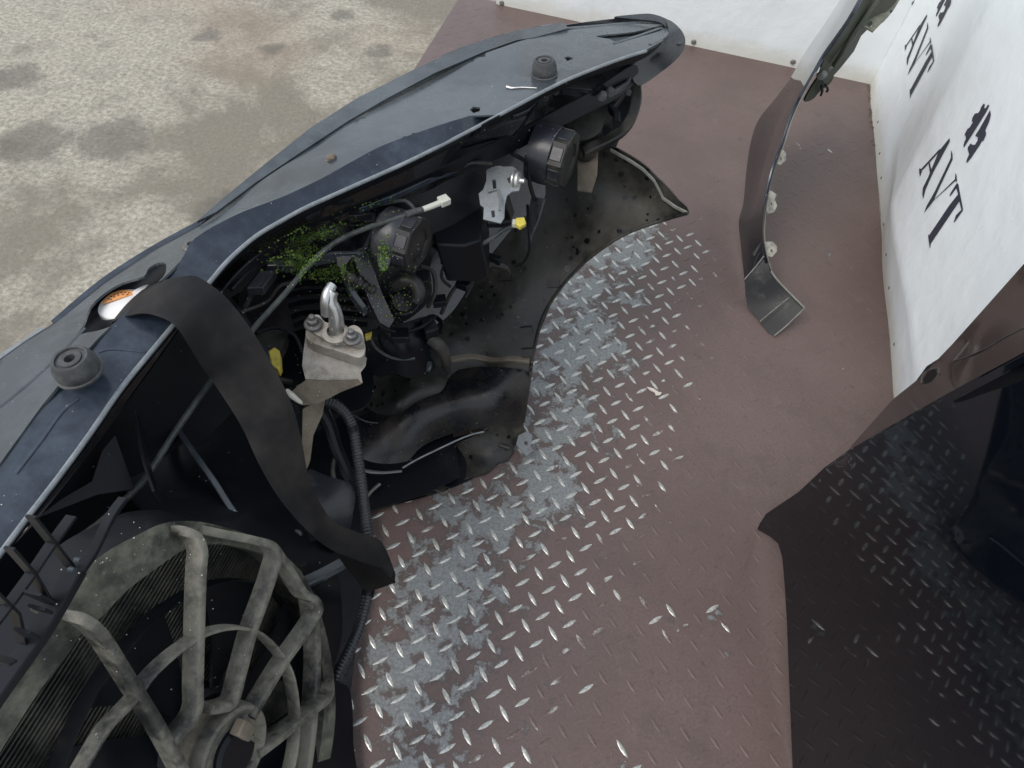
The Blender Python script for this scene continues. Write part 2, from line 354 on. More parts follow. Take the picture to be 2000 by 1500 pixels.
# ------------------------------------------------------------------ setting: ground and deck
def attr(o, name, vals):
    a = o.data.attributes.new(name, 'FLOAT', 'POINT'); a.data.foreach_set('value', [float(v) for v in vals])
CZ = -.15
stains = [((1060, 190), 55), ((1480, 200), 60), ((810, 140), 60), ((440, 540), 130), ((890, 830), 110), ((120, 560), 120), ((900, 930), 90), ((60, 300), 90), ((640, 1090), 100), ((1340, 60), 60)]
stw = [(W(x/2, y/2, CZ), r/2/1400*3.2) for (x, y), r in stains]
gx = np.r_[-60, -20, -8, np.arange(-3.6, .6, .06), 2, 8, 20, 60]; gy = np.r_[-60, -20, -4, np.arange(-.6, 4.4, .06), 8, 20, 60]
vs = [(x, y, CZ) for y in gy for x in gx]
mb = MB(); n = len(gx); mb.add(vs, [(j*n+i, j*n+i+1, (j+1)*n+i+1, (j+1)*n+i) for j in range(len(gy)-1) for i in range(n-1)])
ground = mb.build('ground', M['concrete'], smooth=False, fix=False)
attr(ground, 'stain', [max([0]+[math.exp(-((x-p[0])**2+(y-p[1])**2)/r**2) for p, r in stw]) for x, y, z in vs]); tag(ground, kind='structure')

C0 = W(1700, 165, 0); WD = nrm(W(1745, 775, 0)-C0); FD = nrm(W(1000, 12, 0)-C0)     # along right wall (near), along far wall (left)
FD = nrm(FD-np.dot(FD, WD)*WD)
ED = W(850, 70, 0); ewid = np.dot(ED-C0, FD)          # deck's left edge
def DK(a, b, z=0): return C0+FD*a+WD*b+np.array([0, 0, z])
line = [W(1230, 470, 0), W(1150, 560, 0), W(1130, 700, 0), W(1120, 800, 0), W(1060, 940, 0), W(900, 1040, 0), W(880, 1130, 0), W(830, 1290, 0), W(800, 1420, 0), W(780, 1560, 0)]
wid = [.14, .18, .17, .15, .16, .17, .18, .15, .13, .12]
LP = np.array(line)[:, :2]
extra = [(W(1240, 700, 0), .10, .25), (W(1020, 1200, 0), .05, .5), (W(1040, 1300, 0), .07, .25), (W(1160, 1350, 0), .015, .6), (W(1300, 1205, 0), .03, .45), (W(1000, 1110, 0), .05, .5), (W(1400, 1200, 0), .02, .6),
         (W(1600, 300, 0), .10, .16), (W(850, 1060, 0), .08, .5), (W(1215, 560, 0), .08, .3), (W(1220, 1480, 0), .02, .5), (W(1010, 1440, 0), .05, .4)]
def wear(x, y, spread=1.):
    best = 0
    for i in range(len(LP)-1):
        a, b_ = LP[i], LP[i+1]; d = b_-a; t = min(1, max(0, ((x-a[0])*d[0]+(y-a[1])*d[1])/(d@d)))
        r = math.hypot(x-a[0]-t*d[0], y-a[1]-t*d[1])/(spread*(wid[i]*(1-t)+wid[i+1]*t))
        best = max(best, .78*math.exp(-(r**2.4)))
    for p, r, s in extra: best = max(best, s*1.3*math.exp(-((x-p[0])**2+(y-p[1])**2)/(r*spread)**2))
    return best
mb = MB(); st = .02; na = int(ewid/st)+1; nb = int(3.6/st)+1; vs = []
for j in range(nb+1):
    for i in range(na+1): vs.append(DK(ewid*i/na, -.02+3.62*j/nb))
mb.add(vs, [(j*(na+1)+i, (j+1)*(na+1)+i, (j+1)*(na+1)+i+1, j*(na+1)+i+1) for j in range(nb) for i in range(na)])
o_ = len(mb.v); edge = [DK(0, -.02), DK(ewid, -.02), DK(ewid, 3.6), DK(0, 3.6)]
mb.add(edge+[p+np.array([0, 0, CZ+.005]) for p in edge], [(0, 1, 5, 4), (1, 2, 6, 5), (2, 3, 7, 6), (3, 0, 4, 7)])
deck = mb.build('deck_floor', M['deck'], smooth=False, fix=False); tag(deck, kind='structure')
attr(deck, 'wear', [wear(v[0], v[1]) for v in mb.v])
# raised treads of the plate: one relief mesh on the floor
o0 = W(700+947/5, 1100+1006/5, 0); rel = o0-C0; ph = (np.dot(rel, FD), np.dot(rel, WD)); PT = .0585
mb = MB(); wv_ = []; qa = nrm(FD+WD); qb = nrm(FD-WD)
for i in range(-60, 60):
    for j in range(-70, 70):
        for k in (0, 1):
            a = ph[0]+(i+.5*k)*PT; b_ = ph[1]+(j+.5*k)*PT
            if not (.015 < a < ewid-.02 and .02 < b_ < 3.1): continue
            c = DK(a, b_)
            x, y = topx(c)
            if x < 560 or y > 1620 or y < -60 or x > 2150: continue
            ax = qa if k else qb; sx = nrm(np.cross([0, 0, 1], ax)); wr_ = wear(c[0], c[1], 1.6)*1.15
            ln = .018*(1+.05*random.uniform(-1, 1)); wd = .0044; hgt = .0019 if wr_ > .2 else .0013
            hgt *= .85+.3*random.random(); t0 = len(mb.v)
            prof = [(-1, 0), (-.55, .72), (0, 1), (.55, .72), (1, 0)]; up = np.array([0, 0, 1])
            L = [c+ax*ln*s+sx*wd*q for s, q in prof]; T = [c+ax*ln*s*.93+up*(hgt*(.35+.65*min(1, q*1.2))) + sx*0 for s, q in prof]; R_ = [c+ax*ln*s-sx*wd*q for s, q in prof]
            mb.add(L+T+R_, [(q, q+1, q+6, q+5) for q in range(4)]+[(q+5, q+6, q+11, q+10) for q in range(4)]+[(0, 5, 10), (4, 14, 9)])
            wv_ += [min(1, wr_*(1+.5*random.uniform(-1, 1)))]*15
tr = mb.build('raised_treads', M['tread'], deck, smooth=True, angle=60); attr(tr, 'wear', wv_)

# ------------------------------------------------------------------ walls
fn = nrm(np.cross(FD, [0, 0, 1])); fn = fn if np.dot(fn, WD) > 0 else -fn                 # far wall faces along WD (to the camera)
wn = FD                                                                                   # right wall faces along FD (to the left)
far = thing('far_wall', DK(.8, 0), 'plain white panel wall across the back of the deck, seen behind the bumper corner', 'wall')
mb = MB(); mb.box(DK(.75+.0, -.02, .9), FD*.79, np.array([0, 0, .905]), WD*.018)
mb.build('wall_panel', M['wall'], far, bevel=.003)
def _flat(x, y):
    p = onplane(x, y, C0, wn); return np.dot(p-C0, WD), p[2]
_r1, _r2 = _flat(1742, 470), _flat(1985, 10); _l1, _l2 = _flat(1722, 330), _flat(1880, 0)
def foldf(s, h):                                        # pleat of the banner: s along WD from the corner, h height
    t = (h-_r1[1])/(_r2[1]-_r1[1]); sr = _r1[0]+(_r2[0]-_r1[0])*t
    t = (h-_l1[1])/(_l2[1]-_l1[1]); sl_ = _l1[0]+(_l2[0]-_l1[0])*t
    sl_ = min(sl_, sr-.05); H_ = .055*min(1, max(0, (h-.0)/.16))
    if s < sl_: v = 0
    elif s < sr: v = H_*(s-sl_)/(sr-sl_)
    else: v = H_*math.exp(-(s-sr)/1.1)
    v += .003*math.sin(7*s+3*h)+.002*math.sin(13*s-5*h)
    return v+.012
def RW(s, h, off=0): return C0+WD*s+np.array([0, 0, h])+wn*(foldf(s, h)+off-.012)
ban = thing('banner_wall', DK(0, 1.2), 'white printed banner wall with dark lettering along the right side of the deck', 'wall')
ss = np.r_[np.linspace(0, 1.4, 71), np.linspace(1.45, 3.4, 20)]; hh = np.r_[np.linspace(0, .3, 16), np.linspace(.34, 1.9, 40)]; print('FOLD', _r1, _r2, _l1, _l2)
MB().grid([[RW(s, h) for s in ss] for h in hh]).build('banner_fabric', M['banner'], ban, thick=.006, angle=60)
for o in (ban.children[0],):
    # fabric's faces look to the left
    pass
mb = MB()
for s_ in (0.01, 1.1, 2.2, 3.3): mb.box(C0+WD*s_-wn*.035+np.array([0, 0, .95]), WD*.02, wn*.02, np.array([0, 0, .95]))
mb.box(C0+WD*1.65-wn*.035+np.array([0, 0, 1.88]), WD*1.67, wn*.02, np.array([0, 0, .018]))
mb.build('wall_frame', M['screw'], ban)
def towall(x, y):
    p = onplane(x, y, C0+wn*.012, wn); s = np.dot(p-C0, WD); h = p[2]
    for _ in range(4):
        q = onplane(x, y, C0+wn*(foldf(s, h)-.012), wn); s, h = np.dot(q-C0, WD), q[2]
    return s, h
def glyph(name, polys, shift=(0, 0), holes=None):
    mb = MB()
    for P in polys:
        Q = [towall(1650+a/4.2857, 150+c/4.2857) for a, c in P]
        # cut long pieces so that the ink follows the cloth
        vs = [Vector(q) for q in Q]; r = delaunay_2d_cdt(vs, [(i, (i+1) % len(Q)) for i in range(len(Q))], [], 1, 1e-7)
        mb.add([RW(v[0]+shift[0], v[1]+shift[1], .0022) for v in r[0]], [tuple(f) for f in r[2]])
    return mb.build(name, M['ink'], ban, smooth=False, thick=.0008)
GA = [[(882, 515), (884, 540), (745, 800), (680, 945), (662, 1020), (655, 985), (660, 930), (700, 850), (795, 622)], [(800, 605), (806, 615), (660, 775), (652, 778), (648, 770)], [(628, 768), (650, 772), (650, 790), (636, 832), (630, 815)],
      [(705, 712), (713, 712), (735, 800), (720, 812)]]
GV = [[(895, 615), (906, 650), (908, 690), (770, 985), (752, 1032), (672, 1135), (690, 1085), (760, 960), (895, 680)], [(752, 1032), (745, 1040), (930, 870), (925, 862)], [(932, 808), (940, 825), (945, 878), (925, 870), (930, 850)]]
GT = [[(945, 890), (955, 900), (994, 1105), (985, 1125), (965, 1040), (725, 1395), (705, 1340), (880, 1080), (955, 985), (940, 930), (895, 990), (883, 1000), (890, 978)], [(992, 1105), (994, 1118), (925, 1215), (918, 1218), (938, 1160)], [(704, 1320), (722, 1345), (724, 1400), (718, 1435), (714, 1410), (706, 1350)]]
GL = [[(1170, 225), (1178, 235), (1172, 262), (1185, 265), (1205, 235), (1215, 240), (1195, 285), (1005, 588), (1000, 580), (1008, 545), (1020, 525), (1020, 495), (1010, 490), (1012, 478), (1035, 435), (1050, 428), (1078, 385), (1070, 368), (1075, 345), (1095, 310), (1110, 305), (1120, 308), (1135, 290), (1148, 255)],
      [(1222, 282), (1228, 320), (1215, 370), (1180, 450), (1188, 465), (1186, 490), (1165, 535), (1150, 540), (1135, 570), (1065, 675), (1030, 718), (1024, 712), (1030, 690), (1048, 650), (1035, 605), (1037, 590), (1060, 560), (1078, 572), (1098, 570), (1118, 535), (1122, 508), (1105, 500), (1100, 490), (1130, 445)]]
_a = towall(1650+882/4.2857, 150+515/4.2857); _b = towall(1400+1370/3.333, 95/3.333)
sh = (_b[0]-_a[0], _b[1]-_a[1])
for nm, G in (('letter_a', GA), ('letter_v', GV), ('letter_t', GT), ('engine_emblem', GL)):
    glyph(nm, G); glyph(nm, G, sh)
for y, x in ((238, 1712), (305, 1712), (352, 1716), (440, 1722), (497, 1729), (562, 1734), (672, 1744)):
    s, h = towall(x+3, y); p = RW(s, max(h, .025)); MB().lathe(p-wn*.001, wn, [(.0001, .0035), (.004, .003), (.006, .0)], 12).build('screw', M['screw'], ban)
for x, y in ((980, 6), (1355, 82), (1549, 121), (1787, 6)):
    p = onplane(x, y, DK(0, -.002), fn); MB().lathe(p, fn, [(.0001, .006), (.008, .005), (.011, .0)], 14).build('screw', M['screw'], far)
# crumbs of dirt in the floor corner
mb = MB()
for i in range(60):
    s = random.random()**1.5*.5; c = C0+WD*(s+.01)+FD*random.uniform(.0, .012)+np.array([0, 0, .003]); r = random.uniform(.001, .004)
    mb.lathe(c, rng.normal(size=3), [(0, -r), (r, -r*.2), (r*.7, r*.6), (0, r)], 5)
tag(mb.build('corner_dirt', M['rust'], smooth=False), 'line of dark dirt crumbs along the foot of the banner wall', 'dirt', kind='stuff')
#@@ASSEMBLY
# ------------------------------------------------------------------ nose of a car standing on the deck
A_ = math.radians(80); E_ = math.radians(20)
NF = np.array([math.sin(A_)*math.cos(E_), -math.cos(A_)*math.cos(E_), math.sin(E_)])      # towards the engine side
LF = np.array([math.cos(A_), math.sin(A_), 0]); UF = np.cross(NF, LF); UF = UF if UF[2] > 0 else -UF
HUB = W(430, 1440, .55)
def FP(x, y, d=0.): return onplane(x, y, HUB+NF*d, NF)
nose = thing('car_front_section', W(700, 1000, 0), 'black cut off car front section with cooling fan and headlight backs, standing on the deck', 'car front')
Aedge = [(-60, 737), (0, 692), (45, 660), (92, 632), (200, 545), (300, 480), (385, 432), (430, 392), (520, 318), (610, 247), (700, 190), (800, 140), (900, 92), (1000, 62), (1100, 43), (1200, 31), (1258, 28), (1300, 38)]
seam = [(385, 436), (422, 418), (500, 360), (600, 293), (680, 240), (750, 199), (850, 146), (950, 103), (1010, 82)]
# bumper: top strip along the front edge, outer skin down to the deck, right end with the arch
bumper = MB().patch(Aedge[6:15]+[(1110, 55), (1040, 74)]+[(a, b-4) for a, b in seam[::-1]][:-1], hz([(385, 432, .735), (610, 247, .74), (900, 92, .745), (1200, 31, .75), (700, 200, .745)]), step=10, smooth=False).build('bumper_cover', M['cover'], nose, thick=.004)
Aw = resample([W(x, y, .728) for x, y in crom([(a+5, b+5) for a, b in Aedge], 3)], 40)
Bw = resample([np.array(p) for p in crom([(-.60, .25, .02), (-.60, .5, .02), (-.50, .75, .02), (-.34, .95, .02), (-.12, 1.02, .02), (-.01, .95, .02)], 6)], 40)
Mw = []
for i in range(40):
    t = i/39; p = Aw[i]*.5+Bw[i]*.5; out = nrm([-(1-.4*t), .35*t+.1, 0]); Mw.append(p+out*(.055*(1-t)+.0))
rows = []
for k in range(15):
    t = k/14; rows.append([(1-t)**2*Aw[i]+2*t*(1-t)*(2*Mw[i]-.5*Aw[i]-.5*Bw[i])+t*t*Bw[i] for i in range(40)])
MB().grid(rows).build('bumper_skin', M['bumper'], nose, thick=.004)
# black edge trims left of the joint
MB().bar([W(x, y, .728) for x, y in [(105, 628), (200, 548), (300, 483), (390, 434)]], 0, .006, .02, (0, 0, 1)).build('edge_trim', M['gloss'], nose)
MB().bar([W(x, y, .726) for x, y in [(-60, 739), (0, 697), (50, 664), (85, 640)]], 0, .005, .02, (0, 0, 1)).build('edge_trim', M['zinc'], nose)
MB().patch([(1232, 120), (1285, 92), (1306, 62), (1300, 38), (1318, 46), (1335, 66), (1338, 88), (1325, 112), (1292, 140), (1246, 167)], hz([(1300, 40, .75), (1336, 80, .735), (1320, 60, .755), (1290, 140, .69), (1245, 165, .69), (1235, 120, .72), (1290, 95, .74)]), step=8).build('bumper_corner', M['bumper'], nose, thick=.004)
MB().patch([(1200, 33), (1240, 28), (1272, 27), (1300, 36), (1322, 50), (1334, 68), (1334, 84), (1318, 84), (1306, 62), (1290, 44), (1250, 38)], hz([(1200, 33, .748), (1322, 50, .748), (1334, 84, .738), (1290, 44, .752)]), step=6).build('bumper_corner', M['bumper'], nose, thick=.004)

inz = hz([(1345, 415, .50), (1260, 325, .55), (1190, 283, .57), (1200, 470, .42), (1250, 400, .45), (1140, 515, .35), (1060, 620, .25), (1033, 740, .13), (1020, 835, .04), (950, 925, .012), (830, 967, .012), (720, 1000, .012),
          (870, 600, .20), (900, 480, .30), (1000, 400, .40), (1100, 420, .40), (760, 740, .12), (870, 815, .035), (800, 850, .03), (880, 740, .13), (950, 715, .12), (950, 790, .15), (1000, 600, .26), (960, 680, .17), (780, 790, .14), (860, 765, .15), (700, 960, .02), (700, 800, .05), (930, 870, .02)])
inner = MB().patch([(1346, 415), (1290, 431), (1245, 446), (1200, 468), (1170, 487), (1140, 513), (1112, 540), (1090, 568), (1072, 595), (1058, 625), (1048, 655), (1042, 690), (1038, 720), (1033, 750), (1028, 780), (1022, 825), (1025, 850), (1005, 872), (992, 897), (970, 905), (955, 922), (925, 932), (900, 940), (870, 958), (830, 966), (800, 962), (770, 985), (720, 997), (690, 960), (680, 800), (760, 700), (840, 560), (870, 460), (960, 380), (1080, 290), (1140, 280), (1190, 284), (1230, 303), (1262, 325), (1285, 348), (1300, 362), (1325, 390)], inz,
                  holes=[[(790, 905), (830, 872), (880, 848), (930, 838), (955, 838), (930, 850), (870, 875), (820, 905), (800, 918)]], step=10, k=2).build('bumper_side', M['inner'], nose, thick=.003, angle=60)
def iz(x, y, up=0):
    p = inz(x, y); return W(x, y, p[2]+up)
MB().tube([iz(x, y, .004) for x, y in [(1344, 416), (1290, 432), (1245, 447), (1200, 469), (1140, 514), (1090, 569), (1058, 626), (1042, 690), (1033, 750), (1022, 825)]], .0038, 8).build('arch_lip', M['inner'], inner)
MB().bar([iz(x, y, .004) for x, y in [(1193, 290), (1232, 312), (1256, 328), (1278, 350), (1290, 372), (1296, 385), (1320, 402), (1342, 413)]], 0, .0022, .006, (0, 0, 1), smooth=False).build('highlight_rib', M['seal'], inner)  # pale grey bar paints the highlight along the fold
MB().bar([iz(x, y, .003) for x, y in [(880, 700), (920, 694), (960, 700), (1000, 698), (1035, 702)]], 0, .008, .01, (0, 0, 1)).build('stiffening_rib', M['rust'], inner)
for c in ((1080, 553), (1027, 648), (985, 540), (1030, 690)): MB().patch([(c[0]-12, c[1]-7), (c[0]+12, c[1]-9), (c[0]+13, c[1]+7), (c[0]-11, c[1]+8)], lambda x, y: iz(x, y, .006), step=8, smooth=False).build('clip_tab', M['grime'], inner, thick=.005)
rz = hz([(720, 800, .07), (760, 765, .09), (900, 722, .13), (1033, 735, .14), (1020, 830, .055), (880, 848, .05), (770, 905, .03), (705, 880, .04), (800, 800, .125), (900, 775, .155), (980, 765, .165), (860, 820, .11), (960, 810, .12), (750, 850, .08)])
MB().patch([(700, 815), (735, 783), (765, 764), (830, 738), (900, 721), (960, 716), (1034, 728), (1029, 775), (1022, 826), (985, 833), (945, 836), (880, 848), (825, 872), (790, 905), (740, 912), (705, 890)], rz, step=9).build('bumper_roll', M['wet'], nose, thick=.003, angle=70)
# lower part of the bumper: foglight recess, bright trim, mounting tab
MB().patch([(740, 960), (800, 900), (860, 865), (930, 845), (985, 850), (1000, 880), (940, 925), (860, 960), (760, 985)], hz(.004), step=14).build('lower_grille', M['plastic'], nose, thick=.003)
MB().tube([W(x, y, .06) for x, y in [(786, 914), (815, 897), (850, 880), (890, 861), (920, 849), (945, 843)]], .0024, 8).build('bright_trim', M['zinc'], nose)
MB().tube([W(x, y, .065) for x, y in [(700, 916), (722, 921), (750, 923), (785, 920)]], [.004, .0045, .0035, .003], 8).build('trim_rod', M['bolt'], nose)
MB().tube([W(x, y, .05) for x, y in [(718, 968), (728, 957), (742, 945)]], .004, 8).build('trim_rod', M['bolt'], nose)
MB().patch([(1013, 850), (1030, 842), (1040, 850), (1036, 872), (1042, 880), (1028, 891), (1018, 880), (1008, 868)], hz(.045), holes=[[(1024, 862), (1030, 862), (1031, 869), (1024, 870)]], step=8, smooth=False).build('mounting_tab', M['zinc'], nose, thick=.003)
MB().tube([W(x, y, .03) for x, y in [(1000, 845), (985, 855), (970, 850), (975, 868), (995, 875)]], .006, 8).build('mounting_clip', M['grime'], nose)
MB().tube([W(x, y, .08) for x, y in [(690, 810), (715, 823), (745, 826), (775, 824), (797, 812)]], .002, 6).build('loose_wire', M['cable'], nose)
MB().tube([W(x, y, .02) for x, y in [(800, 955), (828, 953), (850, 957), (862, 962)]], .0016, 6).build('loose_wire', M['cable'], nose)
# dark sheet added below so the inner gaps stay black (undertray) and rear uprights
MB().patch([(720, 997), (830, 965), (900, 930), (860, 700), (800, 500), (500, 600), (200, 1000), (0, 1500), (-60, 1640), (690, 1640), (690, 1500), (684, 1350), (700, 1230), (716, 1150), (728, 1060)], hz(.03), step=40, smooth=False).build('void_sheet', M['plastic'], nose, thick=.004)

# top cover of the lock carrier
foldl = [(-60, 985), (0, 905), (76, 800), (100, 770), (176, 678), (226, 628), (300, 560), (352, 510), (380, 466), (460, 420), (550, 385), (625, 350), (690, 314), (750, 283), (850, 247), (918, 226)]
foldl = [tuple(q) for q in crom(foldl, 4)]
hem = [(-60, 1160), (0, 1083), (60, 1003), (120, 925), (180, 842), (240, 755), (300, 682), (345, 628), (383, 585), (415, 545), (450, 505), (500, 462), (550, 432), (600, 405), (700, 360), (800, 315), (900, 265), (1000, 212), (1100, 160), (1200, 120), (1262, 100), (1293, 80), (1308, 56)]
covz = [(0, 700, .733), (200, 555, .733), (400, 445, .735), (610, 290, .738), (900, 130, .742), (1200, 50, .745), (1300, 50, .742), (76, 800, .785), (226, 628, .785), (352, 510, .782), (0, 905, .785), (-60, 985, .785),
        (550, 385, .775), (750, 281, .772), (925, 208, .772), (1100, 140, .772), (1250, 90, .765), (100, 690, .765), (700, 270, .762), (1000, 120, .762)]
cz = TPS(covz)
def cv(x, y, up=0): return W(x, y, cz(x, y)+up)
front = [(a+7, b+7) for a, b in Aedge[:6]]+[(390, 442)]+seam[1:]+[(1060, 68), (1150, 52), (1230, 46), (1280, 42), (1303, 46)]
slot = [(138, 668), (160, 640), (176, 600), (205, 572), (240, 552), (280, 540), (290, 524), (310, 513), (324, 516), (322, 536), (306, 556), (282, 606), (230, 632), (190, 646), (160, 652)]
hl = [(625, 313), (634, 301), (652, 296), (668, 300), (667, 312), (652, 321), (634, 323)]
cover = MB().patch(front+[(1308, 56), (1293, 80), (1262, 98), (1200, 118), (1100, 157), (1000, 210), (975, 224)]+foldl[::-1], cv, holes=[slot, [(917, 214), (925, 208), (938, 210), (937, 217), (925, 221)], [(1102, 112), (1110, 110), (1121, 114), (1108, 119)], [(1165, 70), (1240, 62), (1290, 50), (1298, 56), (1270, 66), (1210, 82), (1190, 76)]], step=11, smooth=False).build('carrier_cover', M['cover'], nose, thick=.003, angle=45)
MB().patch([(1160, 66), (1295, 46), (1299, 60), (1215, 90), (1180, 84)], lambda x, y: cv(x, y, -.012), step=14, smooth=False).build('recess_floor', M['cover'], cover, thick=.002)
MB().patch([(130, 680), (120, 640), (180, 580), (280, 525), (320, 505), (335, 525), (300, 620), (200, 665)], lambda x, y: cv(x, y, -.045), step=16).build('recess_floor', M['plastic'], cover, thick=.002)
MB().patch([(625, 318), (630, 300), (670, 292), (672, 312), (650, 325)], lambda x, y: cv(x, y, -.006), step=14).build('recess_floor', M['grime'], cover, thick=.002)
# raised rib, reinforcing lines
MB().bar([cv(x, y, .002) for x, y in [(1045, 66), (1090, 56), (1160, 50), (1230, 44), (1285, 44), (1302, 52), (1300, 68), (1270, 86)]], 0, .004, .006, (0, 0, 1)).build('raised_rib', M['cover'], cover)
MB().bar([cv(x, y, .002) for x, y in [(1200, 84), (1225, 76), (1255, 66), (1290, 54)]], 0, .003, .008, (0, 0, 1)).build('raised_rib', M['cover'], cover)
MB().bar([cv(x, y, .0015) for x, y in [(0, 795), (60, 745), (110, 700), (140, 668), (165, 640)]], 0, .0022, .003, (0, 0, 1)).build('raised_rib', M['cover'], cover)
# glossy slanted rail between fold and hem
def chz(a, b): return W(a, b, rail_f(a, b))
railc = [(a, b, .783) for a, b in foldl[::6]]+[(a, b, .770) for a, b in hem[::2]]+[(950, 220, .771), (925, 235, .771)]
rail_f = TPS(railc)
rail = MB().patch(foldl+[(973, 226)]+[h for h in hem if h[0] < 925][::-1], chz, step=12, smooth=False).build('carrier_rail', M['gloss'], nose, thick=.003, angle=40)
def hemdrop(x, y, d): p = W(x, y, rail_f(x, y) if x < 930 else cz(x, y)); return p+np.array([0, 0, -d])
Hh = crom([(a, b) for a, b in hem], 4)
MB().tube([hemdrop(a, b, -.0005) for a, b in hem[:-2]], .0032, 8, k=5).build('rolled_hem', M['edge'], rail)  # pale tube carries the painted highlight line
MB().grid([[hemdrop(a, b, d)+np.array(k) for a, b in Hh] for d, k in ((.001, (0, 0, 0)), (.010, (-.002, 0, 0)), (.020, (-.008, 0, 0)))]).build('hem_flange', M['plastic'], rail, thick=.002)
MB().bar([chz(x, y)+np.array([0, 0, .0015]) for x, y in [(30, 925), (80, 860), (120, 805), (152, 778)]], 0, .0025, .003, (0, 0, 1)).build('raised_rib', M['gloss'], rail)
MB().bar([chz(x, y)+np.array([0, 0, .0012]) for x, y in [(193, 688), (215, 682), (250, 684), (285, 688)]], 0, .0016, .003, (0, 0, 1)).build('raised_rib', M['gloss'], rail)
# rubber stops, bolt, clip
def stop(bx, by, tx, ty, r, h):
    b = cv(bx, by, -.001); ax = nrm(np.array([-.12, .05, 1])); k = r
    s = MB().lathe(b, ax, [(k*1.12, 0), (k*1.14, h*.12), (k*1.02, h*.16), (k*1.06, h*.22), (k*1.05, h*.55), (k*.92, h*.88), (k*.84, h), (k*.70, h*1.0), (k*.68, h*.9), (k*.55, h*.9), (k*.53, h*.97), (k*.26, h*.97), (k*.2, h*.6), (0, h*.6)], 36).build('rubber_stop', M['rubber'], nose, angle=50)
    return s
stop(157, 728, 0, 0, .0235, .026); stop(1063, 147, 0, 0, .0215, .029)
MB().lathe(cv(648, 312, -.0035), (-.1, .05, 1), [(.0, .009), (.006, .009), (.0085, .006), (.0085, .002), (.0105, .0015), (.0105, 0)], 6).build('mounting_bolt', M['rust'], nose, bevel=.0006)
MB().lathe(cv(375, 482, .001), (-.1, .05, 1), [(.0, .003), (.004, .003), (.005, .006), (.009, .006), (.0105, .004), (.0125, .003), (.0125, 0)], 20).build('push_clip', M['bolt'], nose)
MB().tube([cv(x, y, .002) for x, y in [(990, 170), (1000, 172), (1020, 171), (1048, 172)]], [.003, .0018, .0015, .001], 8).build('bead_mark', M['alu'], cover)
# radiator cap with orange and white label
capc = W(243, 604, .722)
cap = MB().lathe(capc, (-.15, .1, 1), [(.0, .012), (.027, .012), (.030, .010), (.031, .004), (.031, -.012)], 40).build('radiator_cap', M['white'], nose)
MB().patch([(258, 572), (275, 560), (290, 556), (292, 566), (282, 582)], hz(.7355), step=10).build('cap_lug', M['white'], cap, thick=.006)
al = nrm([.80, .6, 0]); ap = np.array([-al[1], al[0], 0]); hv = [capc+np.array([0, 0, .0125])+.0245*(math.cos(t)*al+math.sin(t)*ap) for t in np.linspace(math.radians(22), math.radians(158), 22)]
MB().prism(hv[::-1], (0, 0, -.0008)).build('orange_label', M['orange'], cap, smooth=False)
mb = MB()
for k, r in ((0, .019), (1, .0155)):
    for t in np.linspace(.8, 2.3, 7-2*k): c = capc+np.array([0, 0, .0131])+r*(math.cos(t)*al+math.sin(t)*ap); mb.box(c, al*.0012, ap*.0005, np.array([0, 0, .0003]))
mb.build('label_print', M['ink'], cap, smooth=False)

# ---- dark bracket and rails below the hem, on the right
brk = MB().patch([(430, 580), (480, 520), (560, 462), (640, 425), (740, 382), (850, 335), (950, 285), (1040, 240), (1150, 182), (1236, 128), (1246, 150), (1235, 168), (1200, 195), (1160, 215), (1090, 250), (1000, 298), (940, 322), (880, 338), (850, 352), (770, 385), (690, 410), (600, 450), (530, 500), (470, 570)],
                 hz([(430, 580, .70), (640, 425, .71), (850, 335, .715), (1040, 240, .715), (1240, 140, .71), (1160, 205, .69), (1000, 290, .69), (850, 350, .69), (600, 450, .69)]), holes=[[(928, 280), (936, 274), (946, 277), (947, 285), (938, 289), (930, 287)], [(985, 262), (1000, 255), (1012, 256), (1000, 268)]], step=12).build('headlight_bracket', M['plastic'], nose, thick=.003)
MB().bar([W(x, y, .70) for x, y in [(700, 405), (770, 378), (850, 341), (880, 330), (950, 297), (1030, 252), (1100, 213), (1150, 186), (1190, 168)]], 0, .003, .010, (0, 0, 1)).build('bracket_rib', M['gloss'], brk)
MB().bar([W(x, y, .715) for x, y in [(900, 285), (960, 268), (1005, 265), (1055, 190)]], 0, .0015, .006, (0, 0, 1), smooth=False).build('bracket_rib', M['plastic'], brk)
MB().bar([W(x, y, .72) for x, y in [(1000, 224), (1030, 212), (1050, 190), (1080, 172)]], 0, .004, .01, (0, 0, 1)).build('bracket_rib', M['cover'], brk)
MB().bar([W(x, y, .705) for x, y in [(1100, 172), (1150, 178), (1190, 180), (1225, 160), (1240, 122)]], 0, .0035, .012, (0, 0, 1), smooth=False).build('bracket_rib', M['cover'], brk)
for x, y in ((1062, 190), (1083, 178), (1175, 190), (1190, 182)): MB().lathe(W(x, y, .705), (.2, -.3, 1), [(0, .012), (.006, .012), (.008, .008), (.010, 0)], 14).build('bracket_boss', M['rubber'], brk)
MB().bar([W(x, y, .66) for x, y in [(1237, 120), (1240, 150), (1232, 172), (1228, 178)]], 0, .006, .01, (0, 0, 1)).build('bracket_rib', M['zinc'], brk)
